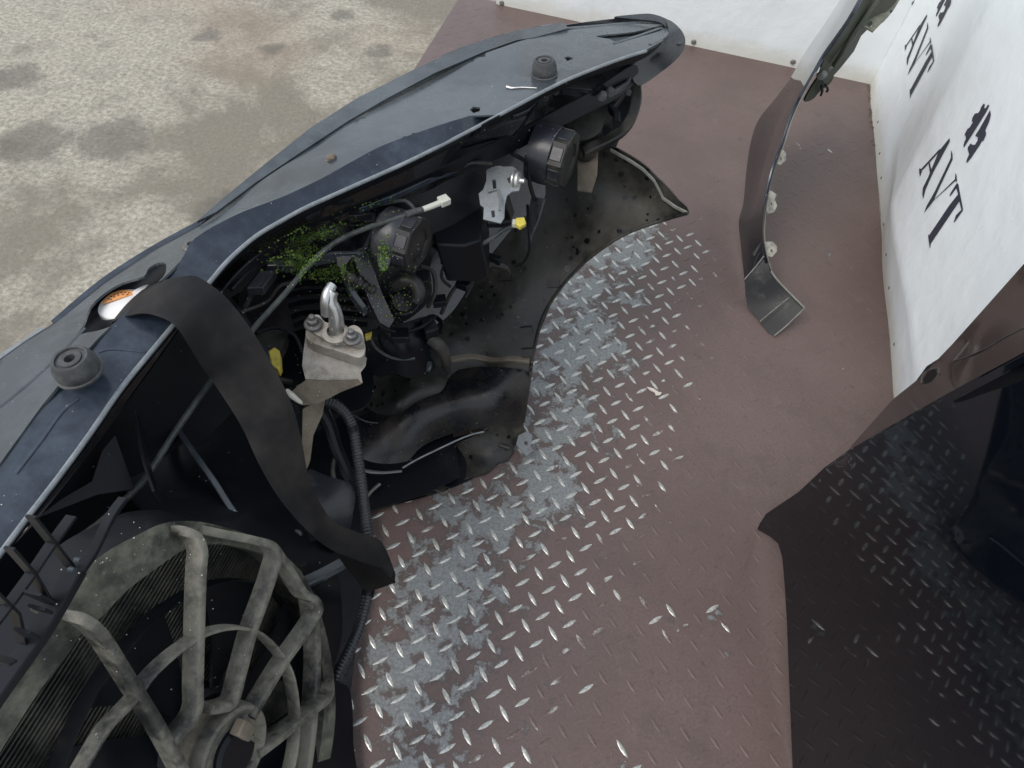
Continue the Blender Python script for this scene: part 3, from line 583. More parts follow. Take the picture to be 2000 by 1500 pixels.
# swan-neck bracket at the bumper end and links with gaps
MB().bar([W(x, y, z) for x, y, z in [(1243, 160, .67), (1244, 190, .655), (1234, 225, .64), (1215, 250, .625), (1188, 268, .61), (1158, 282, .60), (1140, 292, .59)]], 0, .0115, .014, (.1, -.1, 1)).build('fender_bracket', M['grime'], nose)
MB().bar([W(x, y, .66) for x, y in [(1222, 170), (1206, 192), (1195, 206), (1206, 218), (1206, 236)]], 0, .006, .015, (0, 0, 1), smooth=False).build('fender_bracket', M['plastic'], nose)
MB().patch([(1120, 208), (1160, 190), (1200, 196), (1195, 225), (1178, 238), (1168, 262), (1130, 275), (1105, 260)], hz([(1120, 208, .64), (1195, 200, .66), (1130, 275, .60)]), step=12).build('lamp_end', M['grime'], nose, thick=.02)
MB().patch([(1128, 292), (1160, 285), (1168, 292), (1166, 340), (1158, 366), (1155, 375), (1128, 372)], hz([(1130, 290, .56), (1160, 372, .54), (1165, 290, .57)]), step=10, smooth=False).build('end_plate', M['rust'], nose, thick=.004)
MB().lathe(W(1143, 298, .57), (.9, -.3, .3), [(0, .022), (.010, .020), (.017, .010), (.019, 0), (.017, -.012)], 20).build('grommet', M['grime'], nose)
# ---- headlight body, ribs, caps
hb = MB().patch([(470, 560), (510, 510), (570, 470), (650, 440), (740, 405), (830, 375), (880, 350), (930, 335), (950, 380), (945, 440), (910, 478), (860, 485), (840, 520), (842, 580), (800, 622), (755, 640), (710, 610), (690, 650), (600, 640), (520, 670), (480, 640)],
                hz([(470, 560, .60), (570, 470, .63), (740, 405, .65), (900, 350, .65), (930, 440, .58), (850, 500, .56), (760, 600, .50), (700, 560, .55), (640, 600, .5), (560, 620, .48), (640, 520, .58), (800, 440, .62), (760, 480, .57), (700, 480, .61), (820, 580, .48)]), step=12).build('headlight_housing', M['plastic'], nose, thick=.004, angle=40)
for k, y in enumerate((545, 563, 583, 604, 622)):
    MB().bar([W(x, yy, .575-.008*k) for x, yy in [(548+6*k, y+8), (590, y), (640, y-1), (700, y+3), (716, y+6)]], 0, .0022, .022, (.1, -.3, 1)).build('housing_rib', M['plastic'], hb)
MB().bar([W(x, y, .66) for x, y in [(600, 468), (640, 440), (660, 420), (680, 398)]], 0, .0014, .008, (0, 0, 1)).build('housing_rib', M['cover'], hb)
MB().bar([W(x, y, .665) for x, y in [(598, 425), (622, 408), (634, 394), (665, 392), (690, 386)]], 0, .0022, .008, (0, 0, 1)).build('housing_rib', M['cover'], hb)
MB().patch([(708, 410), (733, 416), (733, 440), (722, 436), (703, 428)], hz(.655), step=10, smooth=False).build('housing_tab', M['cover'], hb, thick=.004)
MB().patch([(655, 492), (690, 492), (730, 470), (722, 505), (745, 570), (770, 625), (760, 640), (742, 630), (722, 590), (705, 540), (690, 500), (672, 520), (660, 520)], hz([(655, 492, .64), (730, 470, .64), (745, 570, .58), (760, 640, .53), (690, 500, .64)]), step=10, smooth=False).build('housing_wall', M['lamp'], hb, thick=.012)
MB().bar([W(x, y, z) for x, y, z in [(610, 500, .63), (655, 492, .645), (708, 492, .645), (722, 462, .65), (733, 430, .655)]], 0, .003, .02, (0, 0, 1), smooth=False).build('housing_rib', M['cover'], hb)
MB().bar([W(x, y, z) for x, y, z in [(668, 498, .64), (672, 530, .62), (690, 570, .60), (712, 600, .58)]], 0, .005, .02, (0, 0, 1)).build('housing_rib', M['cover'], hb)
ad = W(676, 538, .625); ae = nrm(W(745, 575, .585)-ad)
MB().lathe(ad, ae, [(0, 0), (.009, 0), (.011, .008), (.011, .012), (.0085, .014), (.0085, .018), (.012, .020), (.012, .027), (.009, .030), (.009, .036), (.0055, .04), (.0055, .046), (.008, .047), (.008, .052), (.004, .056), (0, .056)], 16).build('adjuster_screw', M['grime'], hb)
def cap_(c, ax, r, ln, name='bulb_cap', oct_=True):
    prof = [(r*1.0, -ln*1.2), (r*1.03, -ln*.5), (r*1.0, 0), (r*.96, .002)]
    o = MB().lathe(c, ax, prof+[(r*.5, .004)], 44).build(name, M['lamp'], hb, angle=40)
    MB().lathe(c, ax, [(r*1.0, 0), (r*1.0, ln*.75), (r*.95, ln*.82), (r*.62, ln*.82), (r*.6, ln*.7), (0, ln*.7)], 48, rmod=lambda i: math.cos(math.pi/8)/math.cos(((i*7.5) % 45-22.5)*math.pi/180)).build('grip_ring', M['grime'], o, angle=30)
    u_ = nrm(np.cross(nrm(ax), [.1, .3, .9])); v_ = np.cross(nrm(ax), u_)
    for q in range(8):
        t = math.radians(q*45+22.5)-0; rd = math.cos(t)*u_+math.sin(t)*v_; MB().box(c+nrm(ax)*ln*.38+rd*r*.93, rd*.002, np.cross(nrm(ax), rd)*r*.22, nrm(ax)*ln*.30).build('grip_pad', M['lamp'], o, bevel=.0008)
    return o
cap_(W(1085, 306, .655), nrm([.93, -.28, .05]), .055, .036)
cap_(W(792, 470, .655), nrm([.93, -.30, .05]), .047, .032)
MB().patch([(735, 425), (760, 420), (765, 480), (758, 520), (738, 515)], hz(.655), step=10).build('cap_guard', M['cover'], hb, thick=.004)
MB().patch([(768, 431), (798, 433), (798, 478), (770, 480)], hz(.662), step=10, smooth=False).build('cap_guard', M['cover'], hb, thick=.004)
# elbow vent under the second cap
MB().tube([W(x, y, z) for x, y, z in [(772, 560, .56), (792, 548, .575), (810, 552, .575), (818, 570, .565), (812, 590, .55)]], [.012, .013, .013, .012, .010], 14).build('vent_elbow', M['grime'], hb, angle=60)
MB().lathe(W(785, 590, .53), (.3, -.5, .8), [(0, .012), (.018, .010), (.022, 0), (.022, -.02)], 24).build('vent_cover', M['plastic'], hb)
MB().tube([W(x, y, .53) for x, y in [(762, 606), (785, 614), (808, 606), (818, 590)]], .0028, 8).build('vent_cover', M['plastic'], hb)
# black box (headlight level unit) and purple tongue
MB().prism([W(x, y, .60) for x, y in [(835, 392), (850, 352), (925, 335), (940, 380), (940, 470), (905, 480), (850, 478)]], (.02, .01, -.10)).build('ballast_box', M['plastic'], hb, bevel=.004)
MB().patch([(1038, 384), (1062, 388), (1050, 430), (1036, 462), (1030, 500), (1024, 470), (1030, 420)], hz([(1040, 385, .56), (1036, 462, .50), (1030, 500, .46)]), step=8, smooth=False).build('lamp_tongue', M['cover'], hb, thick=.004)
MB().tube([W(x, y, z) for x, y, z in [(1030, 400, .55), (1033, 450, .52), (1034, 490, .48), (1020, 515, .45), (1005, 520, .44)]], .003, 8).build('lamp_tongue', M['plastic'], hb)
# wiring and small ribs that fill the back of the headlight
clut = [([(452, 566, .70), (500, 520, .69), (560, 500, .66), (600, 508, .64)], .0035, 'plastic'), ([(470, 610, .64), (520, 590, .63), (545, 560, .62), (570, 552, .61)], .0028, 'grime'),
        ([(640, 425, .69), (690, 440, .66), (760, 428, .665), (820, 400, .67)], .0025, 'plastic'), ([(690, 402, .69), (740, 400, .68), (790, 392, .69), (812, 412, .69)], .003, 'rubber'),
        ([(845, 480, .58), (870, 500, .55), (862, 540, .52), (880, 560, .50)], .003, 'plastic'), ([(820, 520, .57), (845, 530, .55), (850, 570, .53), (835, 600, .5)], .004, 'grime'),
        ([(880, 505, .5), (915, 520, .46), (925, 545, .42), (910, 580, .38)], .0025, 'cable'), ([(740, 640, .5), (780, 650, .47), (820, 640, .46), (850, 618, .44)], .0035, 'plastic'),
        ([(720, 650, .46), (735, 680, .43), (770, 700, .41), (810, 700, .40)], .003, 'cable'), ([(500, 650, .6), (540, 640, .58), (575, 655, .56), (590, 690, .54)], .0035, 'plastic'),
        ([(520, 720, .55), (545, 740, .54), (570, 745, .53)], .005, 'grime'), ([(640, 800, .45), (660, 860, .42), (650, 920, .41), (665, 980, .40)], .004, 'grime'),
        ([(1000, 300, .69), (1030, 320, .66), (1035, 360, .62), (1045, 392, .59)], .004, 'plastic'), ([(900, 330, .69), (920, 318, .70), (960, 320, .69)], .0035, 'grime')]
for pts_, r_, mt_ in clut: MB().tube([W(*q) for q in pts_], r_, 8).build('wire', M[mt_], nose)
for (x, y, z), a_, b_ in [((512, 552, .65), (.012, .003), (.004, .02)), ((548, 520, .65), (.02, .004), (-.003, .006)), ((700, 420, .66), (.018, .006), (-.004, .008)), ((826, 545, .56), (.010, .004), (-.004, .014)), ((858, 588, .47), (.012, .004), (-.003, .010)), ((905, 556, .47), (.012, -.004), (.004, .008)), ((782, 655, .47), (.016, .004), (-.004, .012)), ((640, 452, .67), (.012, .010), (-.006, .006)), ((520, 700, .57), (.008, .006), (-.006, .012)), ((962, 505, .49), (.018, -.004), (.002, .006))]:
    MB().box(W(x, y, z), (a_[0], a_[1], 0), (b_[0], b_[1], 0), (0, 0, .008)).build('plug', M['plastic' if x % 4 else 'lamp'], nose, bevel=.0015)
# zinc bracket with bolt
zb = MB().patch([(950, 332), (962, 326), (1002, 325), (1010, 332), (1018, 345), (1014, 372), (1000, 374), (990, 382), (986, 400), (985, 425), (978, 436), (960, 432), (944, 428), (945, 405), (938, 400), (935, 378), (944, 370), (950, 352)], hz([(960, 326, .672), (1015, 345, .672), (960, 435, .64), (940, 390, .655)]),
              holes=[[(961, 351), (968, 350), (970, 368), (963, 369)], [(959, 412), (966, 411), (967, 424), (961, 425)], [(990, 348), (999, 345), (1002, 353), (994, 358)]], step=8, smooth=False).build('lock_bracket', M['zinc'], nose, thick=.0035)
MB().bar([W(x, y, .665) for x, y in [(953, 372), (972, 368), (978, 384), (976, 410)]], 0, .002, .003, (0, 0, 1), smooth=False).build('pressed_edge', M['zinc'], zb)
MB().lathe(W(1004, 352, .668), (.95, -.2, .2), [(0, .020), (.005, .020), (.0055, .012), (.009, .011), (.016, .010), (.017, .006), (.013, .004), (.018, .002), (.018, 0), (.01, -.004)], 18).build('bracket_bolt', M['alu'], zb)
MB().box(W(985, 405, .625), LF*.012, nrm(np.cross(NF, LF))*.022, NF*.012).build('lock_body', M['grime'], nose, bevel=.003)
MB().box(W(975, 437, .61), nrm([.9, .2, 0])*.022, nrm([-.2, .9, .3])*.004, np.array([0, 0, .006])).build('lock_body', M['plastic'], nose, bevel=.002)
MB().prism([W(x, y, .64) for x, y in [(1008, 425), (1024, 424), (1028, 436), (1016, 443), (1006, 436)]], (0, 0, -.008)).build('yellow_clip', M['yellow'], nose, bevel=.001)
MB().box(W(1010, 437, .625), (.009, 0, 0), (0, .005, .002), (0, 0, .004)).build('clip_collar', M['cream'], nose, bevel=.001)
MB().tube([W(x, y, z) for x, y, z in [(1010, 440, .62), (985, 448, .61), (960, 466, .60), (940, 478, .58), (920, 492, .55), (908, 515, .52), (900, 545, .48), (880, 575, .44), (862, 612, .38)]], .0042, 8).build('washer_tube', M['cable'], nose)
MB().tube([W(x, y, z) for x, y, z in [(860, 512, .50), (900, 510, .50), (930, 512, .49), (960, 515, .48), (985, 522, .47), (995, 532, .45)]], [.004, .005, .007, .008, .006, .003], 8).build('washer_tube', M['grime'], nose)
# ---- release cable, with ferrule; passes under the strap and down to the shroud
cb = MB().tube([W(x, y, z) for x, y, z in [(838, 404, .70), (810, 414, .70), (770, 428, .70), (720, 444, .70), (670, 465, .70), (630, 492, .70), (595, 528, .695), (560, 570, .69), (528, 605, .685), (500, 636, .68), (460, 690, .675), (415, 742, .67), (365, 810, .665), (325, 870, .66), (283, 935, .655), (240, 980, .65), (195, 1020, .645), (150, 1052, .64), (125, 1070, .63)]], .0042, 10).build('release_cable', M['cable'], nose)
MB().tube([W(x, y, .702) for x, y in [(826, 409), (845, 402), (860, 396)]], [.0048, .0052, .0052], 12, smooth=False).build('cable_ferrule', M['cream'], cb)
MB().tube([W(x, y, .702) for x, y in [(793, 420), (806, 415), (824, 410)]], [.0065, .006, .0055], 12, smooth=False).build('cable_ferrule', M['rubber'], cb)
fx = nrm(W(875, 390, .702)-W(855, 398, .702)); MB().box(W(867, 392, .702), fx*.009, nrm(np.cross(fx, [0, 0, 1]))*.0085, (0, 0, .006)).build('cable_end_piece', M['cream'], cb, bevel=.0015)
MB().tube([W(x, y, z) for x, y, z in [(475, 610, .62), (490, 580, .63), (512, 545, .64), (540, 515, .645), (570, 490, .65)]], .0045, 8).build('second_cable', M['plastic'], nose)
# ---- aluminium pipe fitting
blk = MB().patch([(598, 633), (606, 618), (622, 615), (634, 628), (650, 632), (672, 640), (692, 635), (706, 645), (710, 664), (704, 674), (684, 670), (662, 660), (640, 662), (616, 652)], hz([(600, 633, .640), (706, 650, .640), (650, 660, .636), (650, 620, .642)]), step=8)
blk.build('pipe_flange', M['cast'], nose, thick=.010, angle=30, bevel=.001)
fit = MB().prism([W(x, y, .624) for x, y in crom([(598, 640), (610, 622), (640, 634), (680, 640), (704, 652), (713, 672), (712, 690), (700, 698), (670, 688), (630, 676), (600, 662)], 3, True)], (-.004, .004, -.028)).build('pipe_block', M['cast'], nose, bevel=.002)
MB().tube([W(x, y, z) for x, y, z in [(656, 650, .630), (657, 628, .652), (653, 606, .672), (646, 592, .684), (645, 578, .694), (650, 568, .70)]], [.0135, .0115, .0105, .0105, .010, .0095], 20).build('coolant_pipe', M['alu'], nose, angle=60)
MB().lathe(W(656, 652, .641), (.02, -.02, 1), [(.019, -.004), (.020, .003), (.016, .005), (.013, .007)], 28).build('pipe_collar', M['cast'], nose)
MB().tube([W(x, y, z) for x, y, z in [(636, 614, .665), (636, 590, .69), (640, 572, .70), (650, 556, .705)]], [.007, .008, .008, .007], 10).build('coolant_pipe', M['alu'], nose, angle=60)
for x, y in ((612, 634), (688, 662)):
    b = MB().lathe(W(x, y, .6415), (-.02, .02, 1), [(.014, 0), (.014, .003), (.0125, .0045), (.009, .005)], 24).build('flange_bolt', M['bolt'], nose)
    MB().lathe(W(x, y, .6415), (-.02, .02, 1), [(.0092, .004), (.0092, .011), (.008, .0125), (.0055, .013), (.0052, .019), (.0035, .021), (0, .021)], 6).build('bolt_head', M['bolt'], b, bevel=.0006, angle=20)
tb = MB().patch([(597, 655), (640, 672), (700, 692), (716, 700), (714, 715), (704, 728), (708, 748), (690, 752), (665, 764), (645, 775), (620, 786), (592, 790), (574, 776), (570, 766), (598, 745), (590, 715), (592, 690)], hz([(597, 655, .60), (700, 692, .60), (590, 715, .585), (706, 728, .575), (600, 745, .575), (700, 745, .565), (640, 775, .545), (575, 768, .55), (620, 786, .54)]), step=9, smooth=False).build('pipe_bracket', M['rust'], nose, thick=.004, angle=60)
tb.data.materials[0] = M['cast']
MB().patch([(598, 742), (640, 745), (700, 742), (706, 750), (665, 766), (645, 777), (620, 788), (592, 792), (572, 776), (570, 764)], hz([(598, 742, .579), (700, 742, .569), (640, 775, .551), (575, 768, .556), (620, 786, .546)]), step=10, smooth=False).build('bracket_foot', M['rust'], tb, thick=.003)
MB().patch([(610, 788), (636, 778), (630, 810), (612, 850), (606, 900), (598, 920), (590, 860), (592, 800)], hz([(610, 788, .53), (636, 778, .53), (600, 900, .45)]), step=10, smooth=False).build('bracket_foot', M['rust'], tb, thick=.004)
MB().tube([W(x, y, .57) for x, y in [(560, 762), (570, 772), (582, 782), (590, 788)]], [.003, .005, .004, .002], 8).build('bracket_seal', M['cream'], tb)
# ---- yellow connector, dark pieces round the fitting
MB().prism([W(x, y, .58) for x, y in [(524, 685), (536, 677), (546, 684), (548, 712), (544, 722), (530, 712)]], (0, 0, -.02)).build('yellow_connector', M['yellow'], nose, bevel=.002)
MB().prism([W(x, y, .48) for x, y in [(712, 652), (726, 647), (724, 656), (714, 660)]], (0, 0, -.01)).build('yellow_connector', M['yellow'], nose, bevel=.001)
MB().patch([(495, 660), (530, 640), (560, 650), (545, 690), (520, 690)], hz(.56), step=8).build('cable_joint', M['grime'], nose, thick=.02)
MB().patch([(715, 650), (790, 630), (835, 618), (850, 650), (840, 690), (850, 720), (810, 740), (770, 730), (735, 735), (715, 700)], hz([(715, 650, .44), (835, 620, .42), (850, 700, .36), (735, 735, .34), (790, 680, .44)]), step=10).build('crash_box', M['plastic'], nose, thick=.01)
MB().patch([(560, 600), (700, 640), (720, 700), (730, 760), (700, 800), (600, 800), (500, 700)], hz(.36), step=20).build('inner_panel', M['plastic'], nose, thick=.006)
pdc = MB().box(W(838, 640, .43), nrm([.8, .5, 0])*.014, nrm([-.5, .8, .2])*.017, (0, 0, .012)).build('sensor_plug', M['plastic'], nose, bevel=.003)
MB().tube([W(x, y, z) for x, y, z in [(838, 660, .41), (856, 672, .40), (868, 690, .38), (872, 715, .35), (876, 728, .33)]], [.012, .013, .012, .009, .005], 12).build('sensor_plug', M['grime'], nose)
MB().tube([W(x, y, .36) for x, y in [(808, 712), (825, 706), (838, 712), (836, 724)]], [.004, .006, .007, .004], 10).build('sensor_plug', M['cover'], nose)
MB().tube([W(x, y, .37) for x, y in [(822, 628), (845, 618), (862, 630), (860, 650)]], .005, 8).build('sensor_plug', M['plastic'], nose)
# ---- corrugated conduit
cpts = [(632, 782, .50), (655, 790, .49), (678, 812, .47), (690, 842, .45), (697, 880, .43), (703, 920, .41), (708, 960, .40), (713, 1000, .39), (718, 1040, .38), (724, 1085, .36), (724, 1130, .34), (714, 1180, .33), (700, 1230, .32), (680, 1275, .31), (662, 1310, .30), (654, 1330, .29)]
P = crom([W(*p) for p in cpts], 14); L_ = np.array(P); d = np.r_[0, np.cumsum(np.linalg.norm(np.diff(L_, axis=0), axis=1))]; nn = int(d[-1]/.00135)
Q = np.stack([np.interp(np.linspace(0, d[-1], nn), d, L_[:, i]) for i in range(3)], 1)
MB().tube(list(Q), .0088, 12, smooth=False, ring=.09).build('corrugated_conduit', M['convo'], nose, fix=True, angle=60)
for i in (int(nn*.14), int(nn*.70)): MB().tube([Q[i], Q[i+8]], .0105, 12, smooth=False).build('tape_band', M['plastic'], nose)
MB().tube([W(x, y, z) for x, y, z in [(625, 800, .48), (642, 830, .46), (655, 870, .43), (672, 910, .40), (690, 950, .37)]], .011, 10).build('black_hose', M['plastic'], nose)
# ---- radiator support panels behind the strap
sup = [([(250, 960), (262, 880), (300, 800), (360, 740), (420, 760), (480, 850), (540, 960), (600, 1040), (600, 1100), (540, 1090), (470, 1045), (400, 1020), (330, 1025), (290, 1000)], [(262, 880, .60), (360, 740, .58), (300, 960, .60), (400, 900, .54), (480, 1000, .58), (600, 1060, .50), (540, 960, .47), (420, 800, .52), (360, 860, .57)], 'support_panel', 'plastic'),
       ([(600, 920), (640, 930), (690, 950), (690, 1000), (672, 1070), (640, 1060), (612, 1000)], [(600, 920, .42), (690, 950, .40), (672, 1070, .38), (620, 1010, .45)], 'support_panel', 'lamp'),
       ([(560, 1085), (600, 1060), (680, 1050), (690, 1080), (640, 1130), (600, 1180), (580, 1130)], [(560, 1085, .44), (690, 1080, .36), (600, 1180, .40)], 'support_panel', 'plastic')]
for o, c, nm, mt in sup: MB().patch(o, hz(c), step=13).build(nm, M[mt], nose, thick=.004)
MB().bar([W(x, y, z) for x, y, z in [(345, 835, .60), (375, 880, .60), (415, 935, .595), (450, 990, .59), (490, 1042, .58)]], 0, .004, .02, (0, 0, 1)).build('panel_rib', M['cover'], nose)
MB().bar([W(x, y, z) for x, y, z in [(588, 1137, .44), (620, 1122, .43), (650, 1106, .42), (676, 1092, .41)]], 0, .009, .012, (0, 0, 1)).build('panel_rib', M['cover'], nose)
MB().lathe(W(580, 1044, .50), (.3, -.2, 1), [(0, .004), (.006, .004), (.008, 0)], 18).build('panel_rivet', M['rubber'], nose)
MB().patch([(596, 1135), (650, 1118), (665, 1150), (668, 1240), (652, 1320), (684, 1350), (690, 1450), (690, 1560), (560, 1600), (600, 1400), (640, 1300), (610, 1180)], hz([(596, 1135, .42), (665, 1150, .36), (652, 1320, .32), (690, 1450, .26), (690, 1550, .26), (560, 1600, .4), (610, 1180, .42)]), step=16).build('shroud_side', M['plastic'], nose, thick=.005)
# ---- ribbed lattice below the hem at the left
def fb(pts, d, hw, dep, name, mt): return MB().bar([FP(x, y, d) for x, y in pts], 0, hw, dep, NF, smooth=len(pts) > 3).build(name, M[mt], nose)
fb([(-60, 1475), (0, 1375), (60, 1290), (110, 1215), (165, 1118)], .055, .004, .02, 'shroud_edge', 'plastic')
fb([(165, 1118), (190, 1080), (225, 1010), (250, 975)], .06, .002, .01, 'shroud_edge', 'plastic')
for a in ([(70, 1010), (110, 1060), (150, 1112)], [(28, 1072), (72, 1122), (100, 1170)], [(72, 1122), (30, 1180), (-20, 1245)], [(72, 1122), (110, 1065), (150, 1010)], [(-20, 1140), (40, 1200), (60, 1290)], [(100, 1170), (130, 1185), (150, 1140)], [(60, 1160), (105, 1180), (112, 1200)]):
    fb(a, .045, .0012, .012, 'lattice_rib', 'plastic')
for a in ([(80, 1162), (110, 1178)], [(88, 1190), (104, 1198)], [(18, 1300), (34, 1290)], [(60, 1235), (80, 1250)]): fb(a, .065, .0012, .02, 'lattice_rib', 'plastic')
MB().patch([(72, 1012), (120, 975), (180, 940), (200, 880), (225, 850), (262, 955), (190, 966)], hz([(72, 1012, .70), (200, 880, .69), (262, 955, .66)]), step=12, smooth=False).build('lattice_gusset', M['plastic'], nose, thick=.003)
MB().patch([(-80, 1200), (60, 1030), (180, 880), (300, 715), (400, 580), (440, 570), (500, 660), (470, 780), (400, 860), (330, 930), (270, 1000), (215, 1075), (160, 1125), (60, 1290), (-80, 1490)], hz([(0, 1120, .70), (300, 715, .68), (420, 580, .66), (500, 700, .55), (330, 930, .56), (160, 1120, .60), (0, 1370, .62)]), step=20).build('lattice_back', M['plastic'], nose, thick=.003)
for x, y in ((148, 1093), (136, 1112)): MB().lathe(FP(x, y, .072), NF, [(0, .006), (.0022, .006), (.0025, 0)], 8).build('lattice_pin', M['cover'], nose)
MB().bar([W(x, y, .70) for x, y in [(262, 800), (270, 850), (280, 900), (300, 960)]], 0, .0015, .03, (0, 0, 1)).build('lattice_rib', M['plastic'], nose)
# ---- fan shroud, radiator, fan
opening = [(27, 1417), (83, 1333), (125, 1280), (160, 1230), (197, 1200), (225, 1170), (253, 1143), (307, 1103), (340, 1080), (377, 1062), (430, 1058), (480, 1066), (530, 1085), (575, 1130), (605, 1185), (622, 1240), (632, 1300), (636, 1360), (632, 1430), (620, 1500), (590, 1580), (400, 1680), (150, 1680), (-20, 1580), (-20, 1500)]
outer = [(-60, 1440), (0, 1362), (60, 1275), (110, 1200), (165, 1118), (205, 1080), (262, 1048), (320, 1022), (380, 1018), (440, 1030), (500, 1050), (545, 1075), (590, 1120), (620, 1180), (640, 1250), (652, 1320), (655, 1400), (645, 1480), (620, 1580), (560, 1700), (100, 1760), (-80, 1700)]
sh = MB().patch(outer, lambda x, y: FP(x, y, .0), holes=[opening], step=14).build('fan_shroud', M['shroud'], nose, thick=.004)
Ow = [FP(x, y, 0) for x, y in crom(opening, 4, True)]
MB().grid([Ow, [p-NF*.02 for p in Ow], [p-NF*.035 for p in Ow]], True).build('shroud_ring', M['shroud'], sh, thick=.003)
Oo = [FP(x, y, 0) for x, y in crom(outer, 4, True)]
MB().grid([Oo, [p-NF*.05+nrm(p-HUB)*.006 for p in Oo]], True).build('shroud_wall', M['plastic'], sh, thick=.003)
def fr(pts, d0, d1, hw=.0062, dep=.022, nm='shroud_spoke'):
    n = len(pts); return MB().bar([FP(x, y, d0[i]) for i, (x, y) in enumerate(pts)], 0, hw, dep, NF, k=6).build(nm, M['bars'], sh, angle=50)
HH = .035
def S(pts, ds, hw=.0050): fr(pts, ds, 0, hw)
S([(95, 1205), (130, 1203), (165, 1210), (195, 1230), (220, 1262), (250, 1310), (283, 1363), (315, 1415), (347, 1473), (375, 1530)], [-.004, .012, .028, HH, HH, HH, HH, HH, HH, HH])
S([(338, 1036), (352, 1036), (370, 1040), (392, 1052), (402, 1080), (400, 1110), (397, 1180), (395, 1260), (393, 1340), (392, 1385), (375, 1420), (340, 1455)], [.004, .012, .022, .03, HH, HH, HH, HH, HH, HH, HH, HH])
S([(395, 1035), (450, 1046), (500, 1056), (535, 1066), (548, 1085), (540, 1120), (520, 1180), (500, 1235), (480, 1310), (463, 1372), (440, 1384), (415, 1388)], [.004, .012, .022, .03, HH, HH, HH, HH, HH, HH, HH, HH])
S([(545, 1075), (575, 1120), (600, 1160), (620, 1172), (629, 1192), (612, 1222), (585, 1262), (558, 1300), (525, 1355), (497, 1403)], [.004, .015, .025, .033, HH, HH, HH, HH, HH, HH])
S([(652, 1330), (652, 1355), (640, 1372), (610, 1395), (580, 1420), (550, 1445), (510, 1475)], [.01, .025, HH, HH, HH, HH, HH])
S([(614, 1170), (620, 1220), (624, 1280), (622, 1340), (616, 1420), (606, 1500), (590, 1580)], [.03, .02, .02, .02, .02, .02, .02], .006)
S([(480, 1560), (440, 1600), (400, 1650)], [HH]*3); S([(520, 1530), (560, 1570), (600, 1610)], [HH]*3)
ringp = [(150, 1540), (178, 1490), (215, 1428), (250, 1390), (275, 1362), (300, 1325), (335, 1290), (370, 1262), (400, 1243), (440, 1230), (475, 1228), (510, 1237), (540, 1262), (562, 1292), (576, 1325), (584, 1370), (586, 1420), (580, 1480), (565, 1540)]
MB().bar([FP(x, y, HH-.002) for x, y in ringp], 0, .0018, .018, NF, k=5).build('inner_ring', M['bars'], sh, angle=50)
# hub plate and motor
hc = FP(450, 1468, HH-.012)
hub = MB().lathe(hc, NF, [(0, .004), (.040, .004), (.044, .007), (.048, .009), (.052, .007), (.054, 0), (.054, -.03), (.0, -.03)], 48).build('motor_mount', M['motor'], sh)
MB().lathe(hc, NF, [(0, .012), (.026, .012), (.030, .008), (.031, .0)], 36).build('fan_motor', M['plastic'], hub)
MB().box(FP(475, 1425, HH+.003), LF*.009, UF*.013, NF*.007).build('motor_terminal', M['rust'], hub, bevel=.002)
MB().box(FP(488, 1440, HH+.002), LF*.0022, UF*.020, NF*.006).build('motor_terminal', M['motor'], hub, bevel=.001)
for a in range(3):
    t = a*2.1+.4; MB().lathe(hc+(math.cos(t)*LF+math.sin(t)*UF)*.038+NF*.004, NF, [(0, .006), (.0045, .006), (.005, 0)], 6).build('motor_screw', M['bolt'], hub)
# fan blades
fc = hc-NF*.045
fan = MB().lathe(fc, NF, [(0, .008), (.055, .006), (.062, 0), (.064, -.02)], 36).build('cooling_fan', M['plastic'], nose)
for k in range(7):
    a0 = k*2*math.pi/7+.25; rows = []
    for i in range(10):
        r = .06+.125*i/9; rows.append([fc+(math.cos(a0+(.42+.12*i/9)*u+.18*i/9)*LF+math.sin(a0+(.42+.12*i/9)*u+.18*i/9)*UF)*r+NF*(-.006+.014*u) for u in np.linspace(-.62, .62, 7)])
    MB().grid(rows).build('fan_blade', M['plastic'], fan, thick=.003)
rr = .187; MB().grid([[fc+(math.cos(t)*LF+math.sin(t)*UF)*rr+NF*q for t in np.linspace(0, 2*math.pi, 72, endpoint=False)] for q in (-.012, .008)], True).build('fan_rim', M['plastic'], fan, thick=.002)
# radiator core: fine fins as real ridges
rad = thing if False else None
mb = MB(); c0 = hc-NF*.085; on_ = [np.array(q) for q in crom(outer, 3, True)]
for i in range(-60, 70):
    c = c0+UF*(i*.0052); us = [u for u in np.linspace(-.4, .4, 81) if inpoly(*topx(c+LF*u), on_)]
    if len(us) > 2: mb.box(c+LF*(us[0]+us[-1])/2, LF*(us[-1]-us[0])/2, UF*.0009, NF*.004)
mb.build('radiator_fins', M['radiator'], nose, smooth=False)
MB().patch(outer, lambda x, y: onplane(x, y, c0-NF*.006, NF), step=30).build('radiator_core', M['plastic'], nose, thick=.004)
